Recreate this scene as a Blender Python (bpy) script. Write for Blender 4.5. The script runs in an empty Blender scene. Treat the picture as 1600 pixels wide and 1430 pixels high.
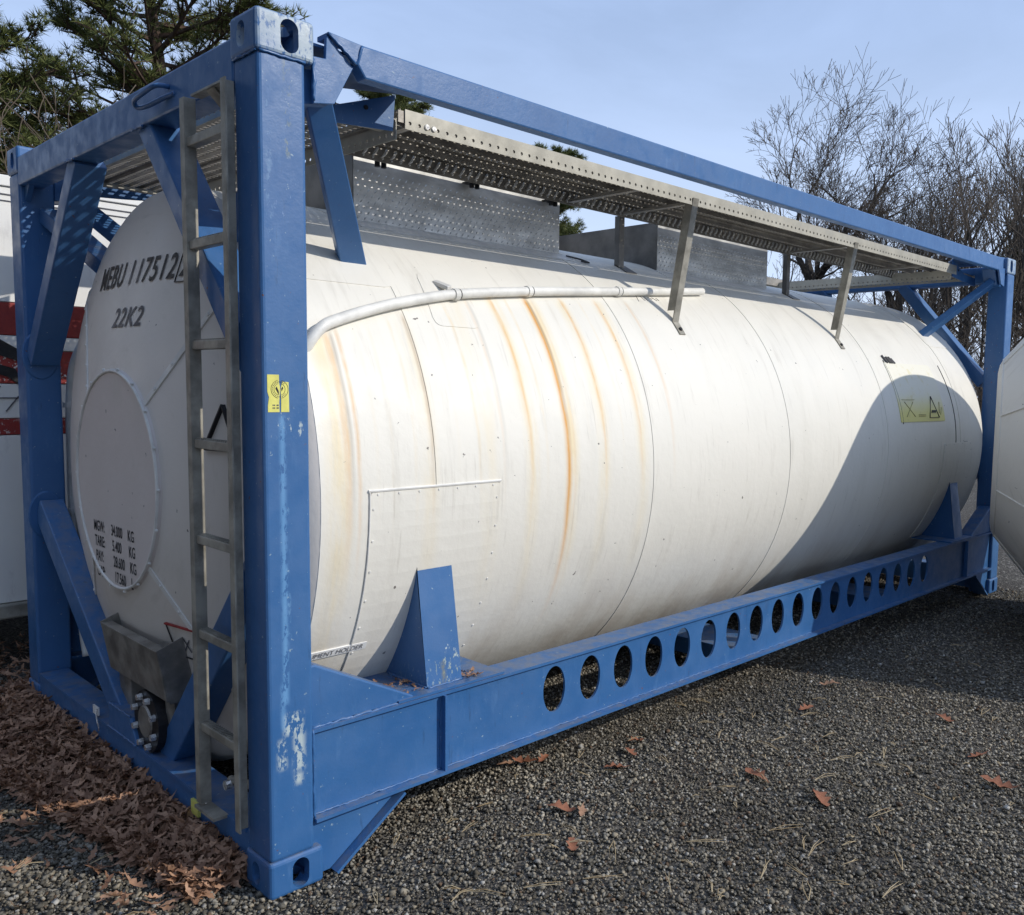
import bpy, bmesh, math, random
import numpy as np
from mathutils import Vector, Matrix
random.seed(7); RNG = np.random.default_rng(7)
S = bpy.context.scene
COL = S.collection
R = math.radians

# ------------------------------------------------------------------ camera
CAM = Vector((-1.2066, -2.4551, 1.5609)); AZ, PIT, ROL = 0.7457, -0.0912, 0.0179
FPX, PPX, PPY = 1397.45, 947.70, 732.94
FW = Vector((math.cos(PIT)*math.cos(AZ), math.cos(PIT)*math.sin(AZ), math.sin(PIT)))
RT = Vector((math.sin(AZ), -math.cos(AZ), 0)); UP = RT.cross(FW)
RT2 = RT*math.cos(ROL) + UP*math.sin(ROL); UP2 = -RT*math.sin(ROL) + UP*math.cos(ROL)
cd = bpy.data.cameras.new('camera'); cam = bpy.data.objects.new('camera', cd); COL.objects.link(cam)
M = Matrix((RT2, UP2, -FW)).transposed().to_4x4(); M.translation = CAM
cam.matrix_world = M
cd.sensor_fit = 'HORIZONTAL'; cd.sensor_width = 36; cd.lens = FPX/1600*36
cd.shift_x = (800-PPX)/1600; cd.shift_y = (PPY-715)/1600
cd.clip_start = .05; cd.clip_end = 2000
S.camera = cam
def ground_at(px, depth):            # ground point below the direction of a pixel column, at a given distance
    d = FW + RT2*((px-PPX)/FPX); d.z = 0; d.normalize()
    return CAM.x + d.x*depth, CAM.y + d.y*depth

# ------------------------------------------------------------------ world, sun, exposure
SUN_TO = Vector((.60, -1.0, .70)).normalized()       # direction towards the sun
EL = math.asin(SUN_TO.z); ROT = math.atan2(SUN_TO.x, SUN_TO.y)
w = bpy.data.worlds.new('World'); S.world = w; w.use_nodes = True
nt = w.node_tree; nt.nodes.clear()
sky = nt.nodes.new('ShaderNodeTexSky'); sky.sky_type = 'NISHITA'; sky.sun_disc = False
sky.sun_elevation = EL; sky.sun_rotation = ROT; sky.air_density = 1.0; sky.dust_density = .5; sky.ozone_density = 1.3
tc = nt.nodes.new('ShaderNodeTexCoord')
mp = nt.nodes.new('ShaderNodeMapping'); mp.inputs['Scale'].default_value = (1.2, 1.2, 3.2); mp.inputs['Rotation'].default_value = (.2, .3, .5)
nz = nt.nodes.new('ShaderNodeTexNoise'); nz.inputs['Scale'].default_value = 2.1; nz.inputs['Detail'].default_value = 7; nz.inputs['Roughness'].default_value = .55; nz.inputs['Distortion'].default_value = .6
rp = nt.nodes.new('ShaderNodeValToRGB'); rp.color_ramp.elements[0].position = .36; rp.color_ramp.elements[1].position = .72
rp.color_ramp.elements[0].color = (.55, .55, .55, 1); rp.color_ramp.elements[1].color = (.8, .8, .8, 1)
mx = nt.nodes.new('ShaderNodeMixRGB'); mx.inputs[2].default_value = (7.0, 9.3, 14.2, 1)   # thin even high haze and cloud
bg = nt.nodes.new('ShaderNodeBackground'); bg.inputs['Strength'].default_value = .079
out = nt.nodes.new('ShaderNodeOutputWorld')
nt.links.new(tc.outputs['Generated'], mp.inputs[0]); nt.links.new(mp.outputs[0], nz.inputs['Vector']); nt.links.new(nz.outputs['Fac'], rp.inputs[0])
nt.links.new(rp.outputs[0], mx.inputs[0]); nt.links.new(sky.outputs[0], mx.inputs[1])
sx_ = nt.nodes.new('ShaderNodeSeparateXYZ'); nt.links.new(tc.outputs['Generated'], sx_.inputs[0])
hr = nt.nodes.new('ShaderNodeMapRange'); hr.interpolation_type = 'SMOOTHSTEP'; hr.inputs['From Min'].default_value = .0; hr.inputs['From Max'].default_value = .42; hr.inputs['To Min'].default_value = .75; hr.inputs['To Max'].default_value = 0
nt.links.new(sx_.outputs['Z'], hr.inputs['Value'])
mh = nt.nodes.new('ShaderNodeMixRGB'); mh.inputs[2].default_value = (9.6, 11.2, 14.0, 1)      # paler haze low down, all round
nt.links.new(hr.outputs[0], mh.inputs[0]); nt.links.new(mx.outputs[0], mh.inputs[1]); nt.links.new(mh.outputs[0], bg.inputs[0]); nt.links.new(bg.outputs[0], out.inputs[0])
sl = bpy.data.lights.new('sun', 'SUN'); sl.energy = 2.9; sl.angle = R(.53); sl.color = (1, .95, .87)
so = bpy.data.objects.new('sun', sl); COL.objects.link(so); so.rotation_euler = (-SUN_TO).to_track_quat('-Z', 'Y').to_euler(); so.location = (5, -8, 9)
S.view_settings.view_transform = 'Standard'; S.view_settings.look = 'None'; S.view_settings.exposure = .12; S.view_settings.gamma = 1
S.view_settings.use_curve_mapping = False

# ------------------------------------------------------------------ materials
MATS = {}
class NB:
    """small helper around one material's node tree"""
    def __init__(s, name):
        s.m = bpy.data.materials.new(name); s.m.use_nodes = True; s.t = s.m.node_tree
        s.b = s.t.nodes['Principled BSDF']; MATS[name] = s.m; s._o = None
    def n(s, t, **k):
        x = s.t.nodes.new(t)
        for a, v in k.items(): setattr(x, a, v)
        return x
    def l(s, a, b): s.t.links.new(a, b)
    def val(s, x, i):
        if isinstance(x, (int, float)): i.default_value = x
        elif isinstance(x, tuple): i.default_value = x if len(x) == 4 else (*x, 1)
        else: s.l(x, i)
    def pos(s):
        if not s._o: s._o = s.n('ShaderNodeTexCoord').outputs['Object']
        return s._o
    def noise(s, scale, detail=4, rough=.55, stretch=None, off=0, dist=0):
        v = s.pos()
        if stretch or off:
            mp = s.n('ShaderNodeMapping'); mp.inputs['Scale'].default_value = stretch or (1, 1, 1); mp.inputs['Location'].default_value = (off, off*.7, off*1.3); s.l(v, mp.inputs[0]); v = mp.outputs[0]
        x = s.n('ShaderNodeTexNoise'); x.inputs['Scale'].default_value = scale; x.inputs['Detail'].default_value = detail; x.inputs['Roughness'].default_value = rough; x.inputs['Distortion'].default_value = dist
        s.l(v, x.inputs['Vector']); return x.outputs['Fac']
    def ramp(s, f, a, b, va=0., vb=1.):
        x = s.n('ShaderNodeMapRange'); x.inputs['From Min'].default_value = a; x.inputs['From Max'].default_value = b; x.inputs['To Min'].default_value = va; x.inputs['To Max'].default_value = vb
        x.interpolation_type = 'SMOOTHSTEP'; s.l(f, x.inputs['Value']); return x.outputs[0]
    def math(s, op, a, b=0.):
        x = s.n('ShaderNodeMath', operation=op); s.val(a, x.inputs[0]); s.val(b, x.inputs[1]); return x.outputs[0]
    def mul(s, *a):
        r = a[0]
        for b in a[1:]: r = s.math('MULTIPLY', r, b)
        return r
    def mix(s, f, a, b):
        x = s.n('ShaderNodeMixRGB'); s.val(f, x.inputs[0]); s.val(a, x.inputs[1]); s.val(b, x.inputs[2]); return x.outputs[0]
    def xyz(s):
        x = s.n('ShaderNodeSeparateXYZ'); s.l(s.pos(), x.inputs[0]); return x.outputs
    def bump(s, h, strength=.3, dist=.01):
        x = s.n('ShaderNodeBump'); x.inputs['Strength'].default_value = strength; x.inputs['Distance'].default_value = dist; s.l(h, x.inputs['Height']); s.l(x.outputs[0], s.b.inputs['Normal'])
    def set(s, col=None, rough=None, metal=None, spec=None):
        if col is not None: s.val(col, s.b.inputs['Base Color'])
        if rough is not None: s.val(rough, s.b.inputs['Roughness'])
        if metal is not None: s.val(metal, s.b.inputs['Metallic'])
        if spec is not None: s.val(spec, s.b.inputs['Specular IOR Level'])

def box_mask(nb, x0, x1, z0, z1, soft=.03):
    X, Y, Z = nb.xyz()
    return nb.mul(nb.ramp(X, x0-soft, x0+soft), nb.ramp(X, x1-soft, x1+soft, 1, 0), nb.ramp(Z, z0-soft, z0+soft), nb.ramp(Z, z1-soft, z1+soft, 1, 0))

BLUE = (.030, .116, .295)
def blue_paint(name, wear=0., patches=()):
    b = NB(name)
    c = b.mix(b.ramp(b.noise(3, 5), .3, .75), BLUE, (.044, .142, .335))
    c = b.mix(b.mul(b.ramp(b.noise(26, 6, .65, (1, 1, .25)), .56, .72), .35), c, (.09, .20, .40))      # chalky fade running down
    grime = b.ramp(b.noise(9, 6, .7, (1, 1, .3), 3.1), .6, .8)
    c = b.mix(b.mul(grime, .35), c, (.035, .05, .075))
    fine = b.noise(70, 5, .7, (1, 1, .45), 5.)
    c = b.mix(b.mul(b.ramp(b.noise(1.3, 4, .6, None, 11.), .45, .7), .30), c, (.075, .165, .33))                       # sun-bleached areas
    c = b.mix(b.mul(b.ramp(b.noise(34, 5, .7, (1, 1, .12), 12.), .62, .74), .5), c, (.02, .045, .085))           # thin dirty runs
    c = b.mix(b.mul(b.ramp(b.noise(48, 4, .6, None, 13.), .685, .71), b.ramp(b.noise(3.5, 3, .5, None, 14.), .45, .6)), c, (.17, .065, .025))   # rust freckles
    c = b.mix(b.mul(b.ramp(b.noise(60, 4, .6, None, 15.), .69, .71), .8), c, (.30, .40, .46))                          # tiny chips
    gz = b.n('ShaderNodeNewGeometry'); sz = b.n('ShaderNodeSeparateXYZ'); b.l(gz.outputs['Normal'], sz.inputs[0])
    c = b.mix(b.mul(b.ramp(sz.outputs['Z'], .6, .9), b.ramp(b.noise(16, 5, .7, None, 16.), .35, .65), .45), c, (.22, .20, .16))  # dust lying on top faces
    if wear:
        gn = b.n('ShaderNodeNewGeometry'); sn = b.n('ShaderNodeSeparateXYZ'); b.l(gn.outputs['Normal'], sn.inputs[0])
        ch = b.mul(b.ramp(fine, .38, .48), b.ramp(b.noise(6, 3, .5, None, 2.), .58-.45*wear, .52), b.ramp(sn.outputs['Y'], -.5, -.9, .12, .9))
        c = b.mix(b.mul(ch, .85), c, (.46, .53, .55))
        c = b.mix(b.mul(b.ramp(fine, .6, .66), b.ramp(b.noise(9, 2, .5, None, 9.), .5, .6), .8*wear), c, (.2, .13, .05))
    for (x0, x1, z0, z1, thr, colr) in patches:
        ch = b.mul(box_mask(b, x0, x1, z0, z1, .012), b.ramp(fine, thr, thr+.05))
        c = b.mix(ch, c, colr)
    b.set(c, b.ramp(b.noise(14, 4), .3, .7, .33, .55), 0, .5)
    hgt = b.math('ADD', b.noise(75, 4, .6), b.mul(b.noise(7, 3), 1.2))
    b.bump(hgt, .16, .003)
PALE = (.42, .50, .52)
blue_paint('blue_paint')
blue_paint('blue_post', 0, [(.055, .115, .50, .565, .47, PALE), (.035, .06, .40, .49, .46, PALE), (.085, .12, .385, .50, .46, PALE), (.088, .112, .34, .375, .44, PALE),
                            (.058, .068, .60, 1.46, .42, (.16, .36, .62)), (.072, .076, .72, 1.2, .55, (.2, .4, .62)), (.05, .056, .52, .66, .40, (.16, .36, .62)), (.048, .12, 2.0, 2.40, .62, (.12, .22, .42)), (.03, .04, 1.9, 2.47, .56, (.12, .24, .42)),
                            (.03, .13, 1.40, 1.48, .60, PALE), (.085, .1, 2.2, 2.47, .56, (.14, .19, .2))])
blue_paint('blue_worn', 1.)
blue_paint('blue_saddle', 0, [(.66, .76, .50, .60, .56, (.30, .36, .33)), (.70, .765, .56, .64, .60, PALE), (.62, .65, .50, .56, .56, (.34, .42, .42)), (.685, .695, .50, .58, .40, (.20, .20, .13))])
blue_paint('blue_scuffed', 0)

def tank_white(name, streaks=True, ca=(.80, .765, .68), cb=(.765, .735, .655)):
    b = NB(name); X, Y, Z = b.xyz()
    c = b.mix(b.ramp(b.noise(1.1, 4), .3, .7), ca, cb)
    c = b.mix(b.mul(b.ramp(b.noise(2.2, 6, .65, (2.5, .5, .5), 4.), .52, .75), .35), c, (.66, .63, .55))
    low = b.mul(b.ramp(Z, .95, .25), b.ramp(b.noise(3.0, 5, .6, (1.6, .6, .6), 1.), .38, .68))           # road grime on the belly
    c = b.mix(b.mul(low, .55), c, (.46, .37, .28))
    if streaks:
        wob = b.math('ADD', X, b.math('MULTIPLY', b.math('SUBTRACT', b.noise(1.6, 3, .5, (.4, 1, 1), 7.), .5), .035))
        def runs(stops, lo, hi):
            f = b.ramp(wob, 0., 3., 0., 1.); mr = f.node; mr.interpolation_type = 'LINEAR'
            cr = b.n('ShaderNodeValToRGB'); e = cr.color_ramp.elements; e[0].position = 0; e[0].color = (0, 0, 0, 1); e[1].position = 1; e[1].color = (0, 0, 0, 1)
            for x, wd, v in stops:
                for xx, vv in ((x-wd, 0), (x, v), (x+wd, 0)):
                    k = e.new(min(max(xx/3, .001), .999)); k.color = (vv, vv, vv, 1)
            b.l(f, cr.inputs[0]); top = b.math('MINIMUM', b.math('ADD', b.math('MULTIPLY', X, .25), 1.645), b.math('ADD', b.math('MULTIPLY', X, .068), 1.838))
            zr = b.math('SUBTRACT', top, Z)                                                     # drop below the pipe
            return b.mul(cr.outputs[0], b.ramp(zr, -.01, .03), b.ramp(zr, lo, hi, 1, .0))
        brk = b.ramp(b.noise(9, 5, .6, (3, .5, .5), 2.), .3, .62, .25, 1)
        soft = runs([(.30, .06, .6), (.655, .05, .3), (.93, .06, .25), (1.14, .045, .55), (1.355, .055, .75), (1.55, .05, .5), (1.80, .05, .45)], .35, 1.5)
        c = b.mix(b.mul(soft, brk, .85), c, (.82, .62, .25))
        core = runs([(.335, .014, .8), (.375, .008, .6), (.665, .01, .35), (1.0, .006, .6), (1.135, .014, .7), (1.56, .014, .75), (1.79, .012, .85), (2.02, .01, .6)], .22, .95)
        c = b.mix(b.mul(core, b.ramp(b.noise(22, 4, .6, (3, .6, .6), 1.), .25, .6, .45, 1), .92), c, (.68, .33, .03))
        thin = runs([(.45, .006, .45), (.50, .006, .5), (.60, .005, .5), (.78, .006, .55), (.88, .008, .55), (1.22, .006, .5), (1.47, .006, .5), (1.68, .007, .5)], .2, .9)
        c = b.mix(b.mul(thin, b.ramp(b.noise(18, 4, .6, (3, .5, .5), 9.), .3, .6, .2, 1), .8), c, (.76, .52, .16))
        big = runs([(1.336, .017, 1.), (1.376, .006, .8)], .6, 1.45)
        c = b.mix(b.mul(big, b.ramp(b.noise(15, 4, .6, (3, .5, .5), 3.), .22, .5, .65, 1), .95), c, (.68, .29, .015))
        dk = runs([(.352, .004, .7), (1.348, .005, .8), (1.006, .003, .8), (1.80, .004, .7), (.668, .003, .5)], .15, .8)
        c = b.mix(b.mul(dk, .7), c, (.16, .11, .06))
    c = b.mix(b.mul(b.ramp(b.noise(7, 5, .62, (2.4, .35, .35), 5.), .55, .72), .4), c, (.60, .565, .49))    # thin run marks round the shell
    c = b.mix(b.mul(b.ramp(b.noise(24, 4, .6, (2.0, .14, .14), 8.), .60, .74), .35), c, (.50, .46, .385))
    c = b.mix(b.ramp(b.noise(34, 3, .5, None, 6.), .735, .76), c, (.20, .18, .16))     # odd nicks and spots
    b.set(c, b.ramp(b.noise(6, 4), .3, .7, .42, .6), 0, .4)
    h = b.math('ADD', b.mul(b.noise(1.4, 3, .5, (1, .6, .6)), 6.), b.noise(30, 4))
    b.bump(h, .22, .006)
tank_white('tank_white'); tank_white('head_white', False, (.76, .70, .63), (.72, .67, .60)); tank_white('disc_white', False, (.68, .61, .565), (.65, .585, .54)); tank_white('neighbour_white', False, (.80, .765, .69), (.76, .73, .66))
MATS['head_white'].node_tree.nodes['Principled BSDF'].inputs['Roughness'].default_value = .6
def simple(name, col, rough=.5, metal=0., var=.25, scale=12, bump=0., spec=.5, stretch=None):
    b = NB(name); dk = tuple(max(0, v*(1-var)) for v in col); lt = tuple(min(1, v*(1+var)) for v in col)
    c = b.mix(b.ramp(b.noise(scale, 5, .6, stretch), .3, .7), dk, lt)
    b.set(c, b.ramp(b.noise(scale*1.7, 4), .3, .7, max(.05, rough-.1), min(1, rough+.1)), metal, spec)
    if bump: b.bump(b.noise(scale*4, 4), bump, .004)
    return b
simple('trim_white', (.74, .72, .67), .5, 0, .12, 9, .15)
simple('pipe_white', (.77, .75, .69), .5, 0, .14, 9, .2)
simple('stainless', (.56, .55, .52), .42, .5, .22, 7, .1, .5, (1, 3, 3))
simple('deck_steel', (.30, .28, .25), .55, .5, .25, 9, .2)
simple('fascia_steel', (.44, .42, .355), .6, .25, .12, 8, .1)
simple('galvanised', (.32, .30, .25), .55, .25, .35, 10, .2)
simple('dull_plate', (.20, .19, .175), .55, .5, .3, 6, .2)
simple('tray_steel', (.30, .285, .255), .5, .6, .35, 9, .2)
simple('black_text', (.012, .012, .015), .6, 0, .3, 30)
simple('faint_text', (.40, .35, .15), .6, 0, .3, 14)
simple('grey_text', (.09, .09, .1), .6, 0, .5, 14)
simple('highlight_steel', (.70, .69, .66), .35, .25, .1, 30)  # pale colour paints in the highlights on raised tread marks and lip teeth
simple('dark_iron', (.02, .02, .022), .5, .3, .4, 20)
simple('bolt_steel', (.74, .73, .70), .3, .7, .2, 30)
simple('yellow_label', (.70, .66, .16), .55, 0, .1, 20)
simple('red_mark', (.30, .02, .02), .6, 0, .3, 30)
simple('white_label', (.80, .79, .76), .5, 0, .06, 20)
b = NB('faded_placard'); X, Y, Z = b.xyz()
f = b.ramp(b.math('ADD', Z, b.math('MULTIPLY', b.math('SUBTRACT', b.noise(5, 4, .6), .5), .14)), 1.38, 1.60)
c = b.mix(f, (.78, .71, .26), (.79, .76, .64)); c = b.mix(b.mul(b.ramp(b.noise(16, 5, .6), .55, .7), .5), c, (.66, .58, .26)); b.set(c, .55)
b = NB('container_white'); X, Y, Z = b.xyz()
c = b.mix(b.ramp(b.noise(2, 5, .6), .3, .7), (.80, .785, .73), (.74, .73, .70)); c = b.mix(b.mul(b.ramp(b.noise(8, 6, .7, (1, 1, .4)), .55, .7), .4), c, (.42, .41, .40)); b.set(c, .45); b.bump(b.noise(5, 3), .2, .01)
b = NB('container_red'); fl = b.noise(38, 5, .7)
c = b.mix(b.ramp(fl, .3, .7), (.30, .028, .022), (.22, .02, .018)); msk = b.ramp(b.noise(2.6, 2, .4, None, 1.), .5, .6)
c = b.mix(b.mul(b.ramp(fl, .56, .60), msk), c, (.75, .72, .68)); b.set(c, .5)
simple('bark', (.055, .046, .038), .9, 0, .35, 6, .4, .2)
simple('twig_grey', (.115, .092, .070), .9, 0, .3, 1.5, 0, .2)
simple('pine_bark', (.075, .05, .038), .9, 0, .35, 6, .4, .2)
def leafmat(name, a, bcol):
    b = NB(name); g = b.n('ShaderNodeNewGeometry'); c = b.mix(g.outputs['Random Per Island'], a, bcol); c = b.mix(b.mul(b.ramp(b.noise(60, 3), .4, .7), .3), c, tuple(v*.5 for v in a)); b.set(c, .65, 0, .3)
leafmat('needles', (.06, .085, .022), (.19, .20, .06))
leafmat('dry_leaf', (.17, .085, .05), (.50, .30, .19))
leafmat('red_leaf', (.20, .07, .04), (.36, .16, .09))
leafmat('straw', (.34, .24, .12), (.52, .42, .26))
leafmat('evergreen', (.015, .03, .012), (.05, .07, .03))
b = NB('gravel_ground'); 
v = b.n('ShaderNodeTexVoronoi'); v.inputs['Scale'].default_value = 75; b.l(b.pos(), v.inputs['Vector'])
c = b.mix(b.ramp(b.noise(150, 2), .3, .7), (.045, .042, .037), (.11, .10, .088))
sp = b.n('ShaderNodeSeparateColor'); b.l(v.outputs['Color'], sp.inputs[0])
c = b.mix(b.mul(b.ramp(sp.outputs[0], .3, 1.), .75), c, (.20, .185, .16)); c = b.mix(b.ramp(sp.outputs[1], .93, .97), c, (.34, .32, .28))
c = b.mix(b.mul(b.ramp(b.noise(.9, 4), .48, .75), .5), c, (.075, .06, .048))
b.set(c, .95, 0, .08); b.bump(b.math('SUBTRACT', 1., v.outputs['Distance']), .9, .012)
b = NB('gravel_stone'); at = b.n('ShaderNodeAttribute', attribute_name='tone'); b.set(b.mix(b.mul(b.ramp(b.noise(160, 3), .4, .7), .35), at.outputs['Color'], (.04, .036, .03)), .95, 0, .08)
b = NB('wood_floor'); c = b.mix(b.ramp(b.noise(.6, 6, .7), .3, .7), (.07, .045, .032), (.14, .09, .062)); b.set(c, .95, 0, .2); b.bump(b.noise(5, 6, .7), .8, .2)

# ------------------------------------------------------------------ mesh helpers
def link(o): COL.objects.link(o); return o
def thing(name, label, cat, loc=(0, 0, 0), group=None):
    o = bpy.data.objects.new(name, None); o.location = loc; o.empty_display_size = .3; link(o)
    o['label'] = label; o['category'] = cat
    if group: o['group'] = group
    return o
def tag(o, label, cat, group=None):
    o['label'] = label; o['category'] = cat
    if group: o['group'] = group
    return o
def setpar(o, p):
    if p is None: return
    o.parent = p
    if p.type == 'EMPTY': o.matrix_parent_inverse = Matrix.Translation(-p.location)
def obj(name, me, mat, parent=None, bevel=0, seg=2, smooth=False):
    o = bpy.data.objects.new(name, me); link(o)
    if mat and not me.materials: me.materials.append(MATS[mat])
    if smooth: me.polygons.foreach_set('use_smooth', [True]*len(me.polygons))
    if bevel:
        m = o.modifiers.new('bevel', 'BEVEL'); m.width = bevel; m.segments = seg; m.limit_method = 'ANGLE'; m.angle_limit = R(35)
    setpar(o, parent); return o
class MB:
    def __init__(s): s.v = []; s.f = []
    def add(s, v, f):
        k = len(s.v); s.v += [tuple(p) for p in v]; s.f += [tuple(i+k for i in q) for q in f]; return s
    def box(s, x0, x1, y0, y1, z0, z1):
        v = [(x, y, z) for x in (x0, x1) for y in (y0, y1) for z in (z0, z1)]
        return s.add(v, [(0, 1, 3, 2), (4, 6, 7, 5), (0, 4, 5, 1), (2, 3, 7, 6), (0, 2, 6, 4), (1, 5, 7, 3)])
    def prism(s, poly, ax, a, b):
        n = len(poly)
        def pt(u, w, t): return {0: (t, u, w), 1: (u, t, w), 2: (u, w, t)}[ax]
        v = [pt(u, w, a) for u, w in poly] + [pt(u, w, b) for u, w in poly]
        return s.add(v, [tuple(range(n)), tuple(range(2*n-1, n-1, -1))] + [(i, (i+1) % n, n+(i+1) % n, n+i) for i in range(n)])
    def bar(s, p0, p1, wd, ht, up=(0, 0, 1)):      # rectangular bar between two points; wd along side, ht along up
        p0, p1 = Vector(p0), Vector(p1); d = (p1-p0).normalized(); sd = d.cross(Vector(up)).normalized(); u = sd.cross(d)
        v = [p + sd*a*wd/2 + u*b_*ht/2 for p in (p0, p1) for a, b_ in ((-1, -1), (1, -1), (1, 1), (-1, 1))]
        return s.add(v, [(0, 1, 2, 3), (7, 6, 5, 4), (0, 4, 5, 1), (1, 5, 6, 2), (2, 6, 7, 3), (3, 7, 4, 0)])
    def tube(s, pts, rad, n=10, cap=True):
        pts = [Vector(p) for p in pts]; rs = rad if isinstance(rad, (list, tuple)) else [rad]*len(pts); k0 = len(s.v); prev = None
        for i, p in enumerate(pts):
            d = ((pts[min(i+1, len(pts)-1)]-pts[max(i-1, 0)])).normalized()
            if prev is None: a = d.orthogonal().normalized()
            else: a = (prev - d*prev.dot(d)); a = a.normalized() if a.length > 1e-6 else d.orthogonal().normalized()
            prev = a; b_ = d.cross(a)
            for j in range(n):
                t = 2*math.pi*j/n; s.v.append(tuple(p+(a*math.cos(t)+b_*math.sin(t))*rs[i]))
        for i in range(len(pts)-1):
            for j in range(n):
                s.f.append((k0+i*n+j, k0+i*n+(j+1) % n, k0+(i+1)*n+(j+1) % n, k0+(i+1)*n+j))
        if cap: s.f += [tuple(k0+j for j in range(n))[::-1], tuple(k0+(len(pts)-1)*n+j for j in range(n))]
        return s
    def tf(s, f): s.v = [tuple(f(*p)) for p in s.v]; return s
    def mesh(s, name='m', fix=True):
        me = bpy.data.meshes.new(name); me.from_pydata(s.v, [], s.f)
        if fix:
            bm = bmesh.new(); bm.from_mesh(me); bmesh.ops.recalc_face_normals(bm, faces=bm.faces); bm.to_mesh(me); bm.free()
        me.update(); return me
    def o(s, name, mat, parent=None, bevel=0, seg=2, smooth=False): return obj(name, s.mesh(name), mat, parent, bevel, seg, smooth)

def text_mesh(body, size, fn, bold=0., shear=0., sx=1., align='LEFT', fit=None):
    cu = bpy.data.curves.new('t', 'FONT'); cu.body = body; cu.size = size; cu.shear = shear; cu.offset = bold; cu.align_x = align; cu.resolution_u = 3; cu.space_character = 1.0 if not fit else 1.12
    o = bpy.data.objects.new('t', cu); COL.objects.link(o); dg = bpy.context.evaluated_depsgraph_get(); dg.update()
    me = bpy.data.meshes.new_from_object(o.evaluated_get(dg)); bpy.data.objects.remove(o)
    bm = bmesh.new(); bm.from_mesh(me)
    if fit:
        xs_ = [v.co.x for v in bm.verts]; x0_ = min(xs_); sx = fit/(max(xs_)-x0_)
        for v in bm.verts: v.co.x -= x0_
    bmesh.ops.subdivide_edges(bm, edges=[e for e in bm.edges if e.calc_length() > size*.5], cuts=1)
    for v in bm.verts: v.co = Vector(fn(v.co.x*sx, v.co.y))
    bm.to_mesh(me); bm.free(); return me

# ------------------------------------------------------------------ the tank: profile data
L, W, H = 6.058, 2.438, 2.591
YC, ZC, TR = 1.219, 1.1743, 1.1223
def shell(x, th, rad=TR): return (x, YC-rad*math.cos(th), ZC+rad*math.sin(th))      # th = 0 faces -Y, + is up
PROF = [(.02, 0), (.02, .42), (.155, 1.00), (.185, 1.075), (.205, 1.105), (.235, TR)]
def head_x(r):
    for (xa, ra), (xb, rb) in zip(PROF[:-1], PROF[1:]):
        if ra <= r <= rb and rb > ra: return xa+(xb-xa)*(r-ra)/(rb-ra)
    return PROF[-1][0]
def th_y(y, rad=TR): return math.acos((YC-y)/rad)

# ================================================================== SETTING
me = MB(); n = 40
me.add([(-200, -200, -.004), (300, -200, -.004), (300, 300, -.004), (-200, 300, -.004)], [(0, 1, 2, 3)])
g = me.o('ground', 'gravel_ground'); g['kind'] = 'structure'

# ================================================================== TANK CONTAINER
T = thing('tank_container', 'white cylindrical tank with rust streaks inside a blue steel container frame', 'tank container', (L/2, W/2, 0))
def mir(ex, ey):     # ex: near end 0 / far end 1, ey: near side 0 / far side 1
    return lambda x, y, z: (L-x if ex else x, W-y if ey else y, z)
ALL4 = [(0, 0), (1, 0), (0, 1), (1, 1)]

# corner casting: hollow rounded box with the three openings
def casting_mesh():
    def tmp(mb, bev=0):
        o = bpy.data.objects.new('x', mb.mesh()); COL.objects.link(o)
        if bev: m = o.modifiers.new('b', 'BEVEL'); m.width = bev; m.segments = 3
        return o
    base = tmp(MB().box(0, .178, 0, .162, 0, .118), .013)
    def ell(ax, c0, c1, a, b_, t0, t1):
        pts = []
        for i in range(28):
            t = 2*math.pi*i/28; u, q = math.cos(t), math.sin(t)
            k = a-b_ if b_ < a else b_-a
            pts.append((c0+(u*min(a, b_)+(k*(1 if u > 0 else -1) if a > b_ else 0)), c1+(q*min(a, b_)+(k*(1 if q > 0 else -1) if b_ > a else 0))))
        return MB().prism(pts, ax, t0, t1)
    cuts = [MB().box(.03, .148, .03, .132, .028, .09), ell(1, .1, .059, .0275, .046, -.02, .06), ell(0, .09, .059, .0245, .036, -.02, .06), ell(2, .089, .081, .05, .03, .06, .14)]
    cobs = [tmp(c_) for c_ in cuts]
    for c_ in cobs:
        m = base.modifiers.new('c', 'BOOLEAN'); m.object = c_; m.operation = 'DIFFERENCE'; m.solver = 'EXACT'
    dg = bpy.context.evaluated_depsgraph_get(); dg.update()
    me = bpy.data.meshes.new_from_object(base.evaluated_get(dg))
    for o in cobs+[base]: bpy.data.objects.remove(o)
    me.polygons.foreach_set('use_smooth', [False]*len(me.polygons))
    return me
CAST_W = casting_mesh(); CAST_W.materials.clear(); CAST_W.materials.append(MATS['blue_worn']); CAST = CAST_W.copy(); CAST.materials.clear(); CAST.materials.append(MATS['blue_paint'])
for ex, ey in ALL4:
    for top in (1, 0):
        o = bpy.data.objects.new('corner_casting', CAST_W if (ex, ey, top) in ((0, 0, 1), (1, 0, 1)) else CAST); link(o)
        o.scale = (-1 if ex else 1, -1 if ey else 1, 1 if top else -1); o.location = (L if ex else 0, W if ey else 0, H-.118 if top else .118)
        setpar(o, T)
        if (ex, ey, top) == (0, 0, 1): o['label'] = 'top corner casting with paint worn pale around its oval hole'
# posts, with rounded edges
for ex, ey in ALL4:
    o = MB().box(.006, .150, .005, .150, .116, H-.116).tf(mir(ex, ey)).o('corner_post', 'blue_post' if (ex, ey) == (0, 0) else 'blue_paint', T, .012, 3)
    if (ex, ey) == (0, 0): o['label'] = 'nearest corner post with scraped blue paint and a torn yellow sticker'
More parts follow.
